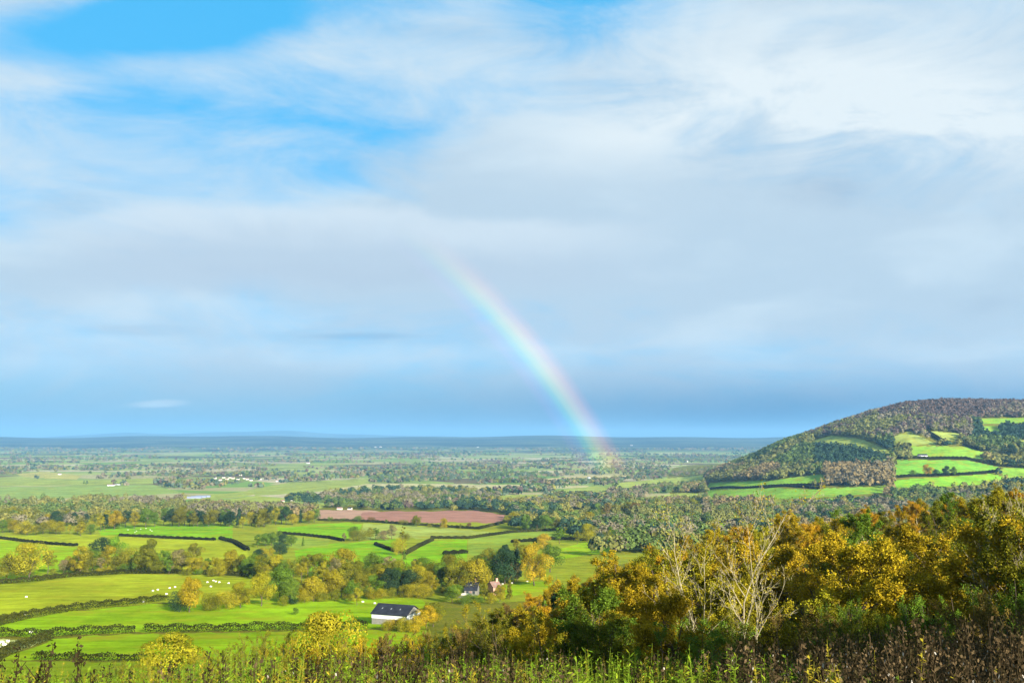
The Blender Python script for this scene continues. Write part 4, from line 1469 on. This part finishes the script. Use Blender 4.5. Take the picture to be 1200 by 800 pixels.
for s in (-1, 1):
    rf.prism([(-w - .35, s * (dp + .4), 3.24), (-w - .35, 0, 5.50), (-w - .35, 0, 5.66), (-w - .35, s * (dp + .4), 3.40)],
             [(w + .35, s * (dp + .4), 3.24), (w + .35, 0, 5.50), (w + .35, 0, 5.66), (w + .35, s * (dp + .4), 3.40)])
r_ = link('roof', rf.mesh('barn_roof', M_SLATE), b)
for sx in (-3.6, -0.6, 2.4):
    zz0 = lambda yy: 3.40 + (5.66 - 3.40) * (1 - abs(yy) / (dp + .4)) + 0.03
    link('skylight', MB().prism([(sx, -2.6, zz0(2.6)), (sx + .35, -2.6, zz0(2.6)), (sx + .35, -2.0, zz0(2.0)), (sx, -2.0, zz0(2.0))],
                                [(sx, -2.6, zz0(2.6) + .04), (sx + .35, -2.6, zz0(2.6) + .04), (sx + .35, -2.0, zz0(2.0) + .04), (sx, -2.0, zz0(2.0) + .04)]).mesh('skylight', M_LIGHT), r_)
link('door', MB().box(1.0, 4.0, -dp - 0.05, -dp - 0.004, -0.2, 1.95).mesh('barn_door', M_SLATE), b)


def house(px, py, w, dp, hw, hr, wall, roof, rz, label, name='farmhouse', detail=True, cat='house', group=None, at=None):
    x, y, z = at or ground_at(px, py)
    b = empty(name, (x, y, z), rz)
    tag(b, label, cat, group)
    m_ = MB().box(-w / 2, w / 2, -dp / 2, dp / 2, -1.0, hw)
    for s in (-1, 1):
        m_.prism([(s * w / 2, -dp / 2, hw), (s * w / 2, dp / 2, hw), (s * w / 2, 0, hw + hr)],
                 [(s * (w / 2 - .25), -dp / 2, hw), (s * (w / 2 - .25), dp / 2, hw), (s * (w / 2 - .25), 0, hw + hr)])
    link('wall', m_.mesh('house_wall', wall), b)
    r2 = MB()
    for s in (-1, 1):
        a = [(-w / 2 - .25, s * (dp / 2 + .3), hw - .12), (-w / 2 - .25, 0, hw + hr + .03), (-w / 2 - .25, 0, hw + hr + .2), (-w / 2 - .25, s * (dp / 2 + .3), hw + .06)]
        r2.prism(a, [(-p[0], p[1], p[2]) for p in a])
    r3 = link('roof', r2.mesh('house_roof', roof), b)
    if detail:
        link('chimney', MB().box(w / 2 - 1.2, w / 2 - .3, -.4, .4, hw + hr * .7, hw + hr + 1.4).mesh('chimney', M_BRICK), r3)
        for k in range(max(2, int(w / 3))):
            xx = -w / 2 + (k + .5) * w / max(2, int(w / 3))
            for zz in ((0.9, 2.1), (3.2, 4.3)) if hw > 4.5 else ((0.9, 2.1),):
                link('window', MB().box(xx - .5, xx + .5, -dp / 2 - .05, -dp / 2 - .004, *zz).mesh('window', M_GLASS), b)
        link('door', MB().box(-.45, .45, -dp / 2 - .06, -dp / 2 - .004, 0, 2.0).mesh('door', M_TILE), b)
        link('skylight', MB().prism([(-.6, -dp * .27, hw + hr * .46 + .22), (.1, -dp * .27, hw + hr * .46 + .22), (.1, -dp * .2, hw + hr * .6 + .22), (-.6, -dp * .2, hw + hr * .6 + .22)],
                                    [(-.6, -dp * .27, hw + hr * .46 + .28), (.1, -dp * .27, hw + hr * .46 + .28), (.1, -dp * .2, hw + hr * .6 + .28), (-.6, -dp * .2, hw + hr * .6 + .28)]).mesh('skylight', M_LIGHT), r3)
    return b


house(553, 697, 5.2, 6.5, 2.4, 3.0, M_BLOCK, M_SLATE, -0.12, 'small farmhouse with steep dark roof among yellow trees')
house(579, 697, 3.8, 6.0, 3.6, 1.8, M_BRICK, M_TILE, 0.5, 'brick house with chimney partly hidden right of the farmhouse', 'brick_house')
house(543, 700, 6.0, 2.4, 1.3, 0.3, M_BLOCK, M_RENDER, -0.06, 'low pale outbuilding in front of the farmhouse', 'outbuilding', False)
house(653, 584, 15, 8, 3.0, 2.0, M_BLOCK, M_SLATE, -0.1, 'long dark roofed shed in the middle distance', 'farm_shed', False, 'shed')
house(663, 585, 7, 7, 3.0, 1.6, M_WHITE, M_LIGHT, 0.2, 'pale shed beside the long dark roofed shed', 'farm_shed', False, 'shed')
house(631, 591, 10, 7, 4.6, 2.4, M_WHITE, M_TILE, 0.1, 'white house at the edge of the pale middle field', 'white_house')
house(1081, 536, 16, 7, 4.0, 2.5, M_WHITE, M_SLATE, 0.0, 'white farm on the hill fields', 'hill_farm', False, 'house')
house(548, 584, 13, 8, 3.0, 2.0, M_BLOCK, M_SLATE, 0.1, 'grey barn at right end of the middle wood', 'farm_shed', False, 'shed')
far = [(331, 588, 'pale house in trees left of the pink field'), (343, 587, 'second pale house in trees left of the pink field'), (398, 597, 'white cottage at the left end of the red field'),
       (410, 597, 'white bungalow behind the pink field'), (502, 582, 'white house within the middle wood'), (545, 580, 'pale house at the right of the middle wood'),
       (130, 569, 'long white shed on the pale vale meadow'), (137, 568, 'white building right of the long white shed'), (70, 556, 'white house beyond the straw field'),
       (148, 545, 'white house in the far woods, left one of two'), (159, 546, 'white house in the far woods, right one of two'),
       (207, 545, 'lone white house in far woods left of the village'), (305, 562, 'white cottage at right edge of the village'), (312, 562, 'white cottage right of the village, second one'), (325, 564, 'pale cottage right of the village, third one'),
       (338, 564, 'long white cottage right of the village, last one'), (361, 543, 'white farm far out behind the middle fields'), (617, 561, 'white house left of the rainbow foot'),
       (612, 569, 'white cottage below the one left of the rainbow'), (440, 524, 'white building high on far slope'), (446, 524, 'white building beside another on the far slope'),
       (560, 524, 'white farm on the far slope in the middle'), (740, 522, 'white houses on far slope right of the rainbow'), (690, 560, 'pale house beside the rainbow foot'), (805, 541, 'white farm at the left foot of the hill')]
for i, (px, py, l) in enumerate(far):
    x, y, z = ground_at(px, py)
    s = min(2.2, max(0.75, y / 3000.0))
    L = 22 if 'long' in l else (10 if i % 3 else 8)
    house(px, py, L * s, 6 * s, 3.0 * s, 2.0 * s, M_WHITE if y > 2000 else M_RENDER, M_SLATE if i % 2 else M_TILE, RND.uniform(-.4, .4), l, 'distant_house', False, 'house', at=(x, y, z))
VIL = [(247, 563), (252, 561), (258, 563), (262, 560), (266, 562), (270, 560), (273, 561), (279, 562), (290, 562), (294, 563), (282, 557), (286, 561)]
for i, (px, py) in enumerate(VIL):
    x, y, z = ground_at(px, py)
    house(px, py, RND.uniform(6, 10), 6, 3.4, 2.2, M_RENDER, M_SLATE if i % 2 else M_TILE, RND.uniform(-.5, .5), 'white house in far village, ' + ORD[sorted(VIL).index((px, py))] + ' from left', 'village_house', False, 'house', 'houses of the far village', at=(x, y, z))
# polythene tunnels on the vale field
x, y, z = ground_at(232, 583)
for k in range(3):
    t = MB()
    L, R = 27.0, 4.5
    ring = [(math.cos(a) * R, math.sin(a) * R * 0.8) for a in np.linspace(0, math.pi, 9)]
    t.prism([(-L / 2, p[0], p[1] - .2) for p in ring], [(L / 2, p[0], p[1] - .2) for p in ring])
    o = link('polytunnel', t.mesh('polytunnel', M_POLY))
    o.location = (x, y + k * 24 - 20, float(height(x, y + k * 24 - 20)))
    o.rotation_euler = (0, 0, 0.15)
    tag(o, ['nearest pale polythene tunnel on the left vale field', 'middle pale polythene tunnel on the left vale field', 'farthest pale polythene tunnel on left vale field'][k], 'polytunnel', 'polythene tunnels in the vale')

# ------------------------------------------------------------------ sheep
M_WOOL = plain('wool', (0.62, 0.60, 0.52), 0.95, 0.08, 4.0, 0.05)


def sheep_mesh():
    co = [(-.45, 0, .68), (-.15, 0, .70), (.2, 0, .70), (.42, 0, .76), (.60, 0, .62), (.74, 0, .42), (.82, 0, .30)]
    ra = [.22, .30, .29, .22, .13, .10, .06]
    ed = [(i, i + 1) for i in range(6)]
    for bi, xx in ((0, -.42), (2, .30)):
        for s in (-1, 1):
            n0 = len(co)
            co += [(xx, s * .14, .42), (xx, s * .15, .2), (xx, s * .15, 0)]
            ra += [.085, .05, .045]
            ed += [(bi, n0), (n0, n0 + 1), (n0 + 1, n0 + 2)]
    for s in (-1, 1):
        n0 = len(co)
        co.append((.66, s * .16, .58))
        ra.append(.035)
        ed.append((4, n0))
    me = bpy.data.meshes.new('sheep_skeleton')
    me.from_pydata(co, ed, [])
    o = bpy.data.objects.new('sheep_skeleton', me)
    COL.objects.link(o)
    md = o.modifiers.new('skin', 'SKIN')
    for i, v in enumerate(me.skin_vertices[0].data):
        v.radius = (ra[i], ra[i])
    me.skin_vertices[0].data[1].use_root = True
    o.modifiers.new('sub', 'SUBSURF').levels = 1
    dg = bpy.context.evaluated_depsgraph_get()
    out = bpy.data.meshes.new_from_object(o.evaluated_get(dg))
    bpy.data.objects.remove(o)
    out.materials.clear()
    out.materials.append(M_WOOL)
    return out


SM = sheep_mesh()
flocks = [([(179, 693), (185, 692), (199, 690), (205, 688.5), (195, 697), (154, 707), (168, 706), (31, 700), (29, 721), (243, 683), (247, 688), (250, 681), (253, 682), (257, 683), (268, 684)],
           'white sheep in the long yellowish pasture', 'sheep in the long yellowish pasture'),
          ([(2, 754), (5, 757), (9, 753), (1, 761), (36, 742)], 'white sheep by the lower left hedges', 'sheep by the lower left hedges'),
          ([(143, 626), (158, 624), (160, 622.5), (165, 620), (171, 619.5), (176, 621), (178, 622.5), (150, 621)], 'white sheep on bright far pasture', 'sheep on the bright far pasture'),
          ([(589, 685), (600, 684), (618, 682), (439, 708), (425, 706)], 'white sheep near barn and farmhouse', 'sheep near the barn and farmhouse')]
for pts, l, gname in flocks:
    for i, (px, py) in enumerate(sorted(pts)):
        x, y, z = ground_at(px, py)
        o = link('sheep', SM)
        o.location = (x, y, z)
        o.rotation_euler = (0, 0, RND.choice([0, math.pi]) + RND.uniform(-.7, .7))
        o.scale = (0.72, 0.72, 0.72)
        tag(o, f'{l}, {ORD[i]} from left', 'sheep', gname)

# ------------------------------------------------------------------ weeds in the foreground
rng = np.random.default_rng(321)


def weed(kind, h, rng):
    """one plant: quads and colours, base at the origin"""
    V, Q, C = [], [], []
    lean = rng.normal(0, 0.07, 2)
    bow = rng.normal(0, 0.05, 2)

    def at(t):
        return np.stack([lean[0] * t * h + bow[0] * t * t * h, lean[1] * t * h + bow[1] * t * t * h, t * h], -1)

    ts = np.linspace(0, 1, 6)
    P = at(ts)
    r = 0.006 if kind != 'spike' else 0.009
    sg = [(P[i], P[i + 1], r * (1 - .14 * i), r * (1 - .14 * (i + 1))) for i in range(5)]
    if kind in ('dead', 'spike'):
        for k in range(7 if kind == 'dead' else 4):
            t = rng.uniform(0.4, 0.9)
            p = at(np.array([t]))[0]
            a = rng.uniform(0, 6.28)
            e = p + np.array([math.cos(a), math.sin(a), 1.1]) * rng.uniform(.05, .16) * h * .7
            sg.append((p, e, r * .5, r * .3))
    tv, tq = tubes(sg, 3)
    V.append(tv)
    Q.append(tq)
    stem = {'green': (0.14, 0.20, 0.02), 'yellow': (0.26, 0.24, 0.03), 'dead': (0.07, 0.05, 0.026), 'spike': (0.03, 0.023, 0.012)}[kind]
    C.append(np.tile(stem, (len(tq), 1)))
    if kind in ('green', 'yellow'):
        n = int(80 * h)
        t = rng.uniform(0.15, 1.0, n)
        a = rng.uniform(0, 6.28, n)
        L = rng.uniform(0.05, 0.11, n) * (1.15 - 0.6 * t)
        d = np.stack([np.cos(a), np.sin(a), rng.uniform(-.3, .6, n)], 1)
        p = at(t)
        side = np.stack([-np.sin(a), np.cos(a), rng.normal(0, .2, n)], 1) * (L * 0.16)[:, None]
        lv = np.stack([p, p + d * L[:, None] * .5 + side, p + d * L[:, None], p + d * L[:, None] * .5 - side], 1).reshape(-1, 3)
        base = np.array((0.105, 0.20, 0.012) if kind == 'green' else (0.27, 0.235, 0.02))
        c = base * rng.uniform(.6, 1.3, (n, 1)) * np.array([1, 1, 1]) + np.array([.06, 0, 0]) * rng.uniform(0, 1, (n, 1))
    else:
        n = int((90 if kind == 'spike' else 60) * h)
        t = rng.uniform(0.35 if kind == 'spike' else 0.3, 1.02, n)
        p = at(t) + rng.normal(0, 1, (n, 3)) * np.array([1, 1, 0.6]) * (0.028 if kind == 'spike' else 0.055) * (1.25 - 0.6 * t)[:, None]
        lv, _ = leaves(p, 0.032 if kind == 'spike' else 0.036, rng)
        if kind == 'spike':
            c = np.array((0.028, 0.022, 0.010)) * rng.uniform(.5, 1.8, (n, 1))
        else:
            c = np.array((0.075, 0.052, 0.026)) * rng.uniform(.4, 1.5, (n, 1))
            fl = rng.uniform(size=n) < 0.025
            c[fl] = np.array((0.38, 0.35, 0.30)) * rng.uniform(.6, 1.1, (fl.sum(), 1))
    b = len(tv)
    V.append(lv)
    Q.append(np.arange(len(lv)).reshape(-1, 4) + b)
    C.append(c)
    return np.concatenate(V), np.concatenate(Q), np.concatenate(C)


LIB = {k: [weed(k, rng.uniform(0.9, 1.1), rng) for _ in range(9)] for k in ('green', 'yellow', 'dead', 'spike')}


def weed_mass(name, label, test, n, seed):
    rng = np.random.default_rng(seed)
    V, Q, C = [], [], []
    off = 0
    for k in range(n):
        d = 8.0 + 26 * rng.uniform() ** 1.1
        u = rng.uniform(-0.68, 0.68)
        kind, h = test(u, d, rng)
        if kind is None:
            continue
        v, q, c = LIB[kind][int(rng.integers(9))]
        a = rng.uniform(0, 6.28)
        R = np.array([[math.cos(a), -math.sin(a), 0], [math.sin(a), math.cos(a), 0], [0, 0, 1]])
        x = u * d
        V.append((v * np.array([1, 1, h])) @ R.T + np.array([x, d, float(height(x, d)) - 0.03]))
        Q.append(q + off)
        C.append(c * rng.uniform(.8, 1.2))
        off += len(v)
    o = link(name, mesh_np(name, np.concatenate(V), np.concatenate(Q), M_LEAFC, color=np.clip(np.concatenate(C), 0, 1)))
    tag(o, label, 'weeds', kind='stuff')


def patch(u, d):
    return math.sin(u * 23 + d * 0.4 + 1) + math.sin(u * 11 - d * 0.7)


def htop(u, d, ypx, rng):
    """height that brings the plant top near a picture row"""
    return (-(ypx - HY) / FPX * d) - float(height(u * d, d))


def t_green(u, d, rng):
    px = 600 + FPX * u
    top = np.interp(px, [0, 150, 300, 450, 600, 800, 900, 1000, 1200], [770, 776, 758, 764, 762, 757, 764, 776, 788])
    if px > 980 and rng.uniform() < 0.8:
        return None, 0
    h = htop(u, d, top + rng.uniform(-8, 40), rng)
    if h < 0.35:
        return None, 0
    return ('green' if patch(u, d) > -0.9 else 'yellow'), min(h, 2.2)


def t_dead(u, d, rng):
    px = 600 + FPX * u
    top = np.interp(px, [0, 150, 300, 450, 600, 700, 800, 950, 1050, 1200], [778, 784, 766, 756, 758, 762, 756, 742, 730, 720])
    dens = np.interp(px, [0, 100, 250, 500, 650, 720, 800, 900, 1200], [.34, .2, .32, .38, .34, .15, .20, .7, 1.0])
    if rng.uniform() > dens:
        return None, 0
    h = htop(u, d, top + abs(rng.normal(0, 26)) - 4, rng)
    if h < 0.4:
        return None, 0
    r = rng.uniform()
    if px < 900:
        return ('spike' if r < 0.48 else 'dead'), min(h, 2.6)
    return ('dead' if r < 0.75 else ('spike' if r < 0.9 else 'yellow')), min(h, 2.6)


weed_mass('green_undergrowth', 'dense leafy green willowherb filling the bottom of the slope', t_green, 5200, 5)
weed_mass('dead_undergrowth', 'mass of dry brown seeded stalks along the bottom', t_dead, 5200, 6)

SPK = [weed('spike', 1.0, np.random.default_rng(500 + k)) for k in range(6)]
SPM = [mesh_np('seed_stalk', v, q, M_LEAFC, color=np.clip(c, 0, 1)) for v, q, c in SPK]
stalks = [(4, 790, 8), (18, 776, 9), (28, 762, 8.5), (42, 770, 9), (52, 778, 10), (59, 760, 8), (67, 782, 9), (97, 770, 10), (107, 746, 8.5), (113, 778, 9), (121, 781, 8),
          (128, 775, 13), (160, 784, 11), (372, 770, 10), (366, 788, 9), (452, 766, 9), (470, 772, 10), (520, 775, 11), (600, 772, 10), (618, 782, 9), (655, 770, 12), (748, 768, 10), (765, 764, 9), (795, 772, 10),
          (842, 760, 9), (868, 768, 10), (905, 748, 11), (930, 752, 10), (960, 740, 10), (1000, 738, 9), (1035, 730, 11), (1075, 722, 9), (1110, 728, 10), (1140, 716, 9), (1170, 722, 10), (1190, 715, 9)]
for i, (px, py, d) in enumerate(stalks):
    u = ray(px, HY)[0]
    x = float(u * d)
    zg = float(height(x, d))
    h = float(ray(px, py)[1] * d - zg)
    o = link('seed_stalk', SPM[i % 6])
    o.location = (x, d, zg - 0.02)
    o.rotation_euler = (0, 0, RND.uniform(0, 6.28))
    o.scale = (1.15, 1.15, max(h, 0.5))
    tag(o, f'dark dead seed stalk rising above weeds, {ORD[i]} from left', 'weed stalk', 'dark seed stalks above the weeds')

# ------------------------------------------------------------------ rainbow: 42 degrees about the point opposite the sun
A = -SUN_DIR
e1 = np.cross(A, np.array([0, 0, 1.0]))
e1 /= np.linalg.norm(e1)
e2 = np.cross(e1, A)
T0, T1_ = 40.05, 42.95
phis = np.linspace(0, math.pi, 900)
mid = math.radians(41.6)
dm = np.cos(mid) * A[None] + np.sin(mid) * (np.cos(phis)[:, None] * e1 + np.sin(phis)[:, None] * e2)
ppx, ppy = to_px(dm[:, 0], dm[:, 1], dm[:, 2])
good = (dm[:, 1] > 0.1) & (ppy > 245) & (ppy < 562) & (ppx > 400)
ph = phis[good]
ph = np.linspace(ph.min(), ph.max(), 90)
th = np.radians(np.linspace(T0, T1_, 25))
DR = np.cos(th)[None, :, None] * A + np.sin(th)[None, :, None] * (np.cos(ph)[:, None, None] * e1 + np.sin(ph)[:, None, None] * e2)
DR = DR * (1240.0 / DR[..., 1:2])
me = bpy.data.meshes.new('rainbow')
n0, n1 = DR.shape[:2]
ri = np.arange(n0 * n1).reshape(n0, n1)
rq = np.stack([ri[:-1, :-1], ri[:-1, 1:], ri[1:, 1:], ri[1:, :-1]], -1).reshape(-1, 4)
m_rb, t, out = material('rainbow_light')
me = mesh_np('rainbow', DR.reshape(-1, 3), rq, m_rb, smooth=True)
_, rpy = to_px(DR[..., 0], DR[..., 1], DR[..., 2])
lv = np.clip((rpy - 245) / (562 - 245), 0, 1)
uvs = np.stack([np.repeat(np.linspace(0, 1, n1)[None], n0, 0), lv], -1).reshape(-1, 2)
uvl = me.uv_layers.new(name='UVMap')
uvl.data.foreach_set('uv', np.ascontiguousarray(uvs[rq.ravel()], np.float32).ravel())
uvn = t.node('ShaderNodeUVMap', uv_map='UVMap')
sp = t.node('ShaderNodeSeparateXYZ')
t.l.new(uvn.outputs[0], sp.inputs[0])
ramp = t.node('ShaderNodeValToRGB')
cr = ramp.color_ramp
cr.interpolation = 'EASE'
stops = [(0.0, (0, 0, 0)), (0.12, (0.10, 0.02, 0.16)), (0.26, (0.04, 0.08, 0.26)), (0.38, (0.08, 0.40, 0.16)), (0.50, (0.46, 0.60, 0.03)), (0.62, (0.80, 0.52, 0.01)), (0.76, (0.70, 0.20, 0.02)), (0.88, (0.28, 0.04, 0.02)), (1.0, (0, 0, 0))]
cr.elements[0].position, cr.elements[0].color = 0.0, (0, 0, 0, 1)
cr.elements[1].position, cr.elements[1].color = stops[1][0], (*stops[1][1], 1)
for p_, c_ in stops[2:]:
    e = cr.elements.new(p_)
    e.color = (*c_, 1)
t.l.new(sp.outputs[0], ramp.inputs[0])
strength = t.m('MULTIPLY', t.ss(sp.outputs[1], 0.03, 0.50, 0.0, 1.0), t.ss(sp.outputs[1], 1.0, 0.91, 0.0, 1.0))
em = t.node('ShaderNodeEmission')
t.l.new(ramp.outputs[0], em.inputs['Color'])
t.l.new(t.m('MULTIPLY', strength, 0.105), em.inputs['Strength'])
tp = t.node('ShaderNodeBsdfTransparent')
ad = t.node('ShaderNodeAddShader')
t.l.new(em.outputs[0], ad.inputs[0])
t.l.new(tp.outputs[0], ad.inputs[1])
t.l.new(ad.outputs[0], out.inputs[0])
tag(link('rainbow', me), 'faint rainbow slanting down from the clouds to the vale', 'rainbow')

# ------------------------------------------------------------------ haze over the vale
m_hz, t, out = material('haze_air')
pv = t.node('ShaderNodeVolumePrincipled')
pv.inputs['Color'].default_value = (0.21, 0.47, 0.78, 1)
pv.inputs['Density'].default_value = 6e-5
pv.inputs['Anisotropy'].default_value = 0.0
t.l.new(pv.outputs[0], out.inputs['Volume'])
zlo = float(GZ.min()) - 1.0
hb = MB().box(-34500, 34500, -270, 39500, zlo, 340.0)
tag(link('haze', hb.mesh('haze', m_hz)), 'thin blue haze lying over the whole vale', 'haze', kind='stuff')
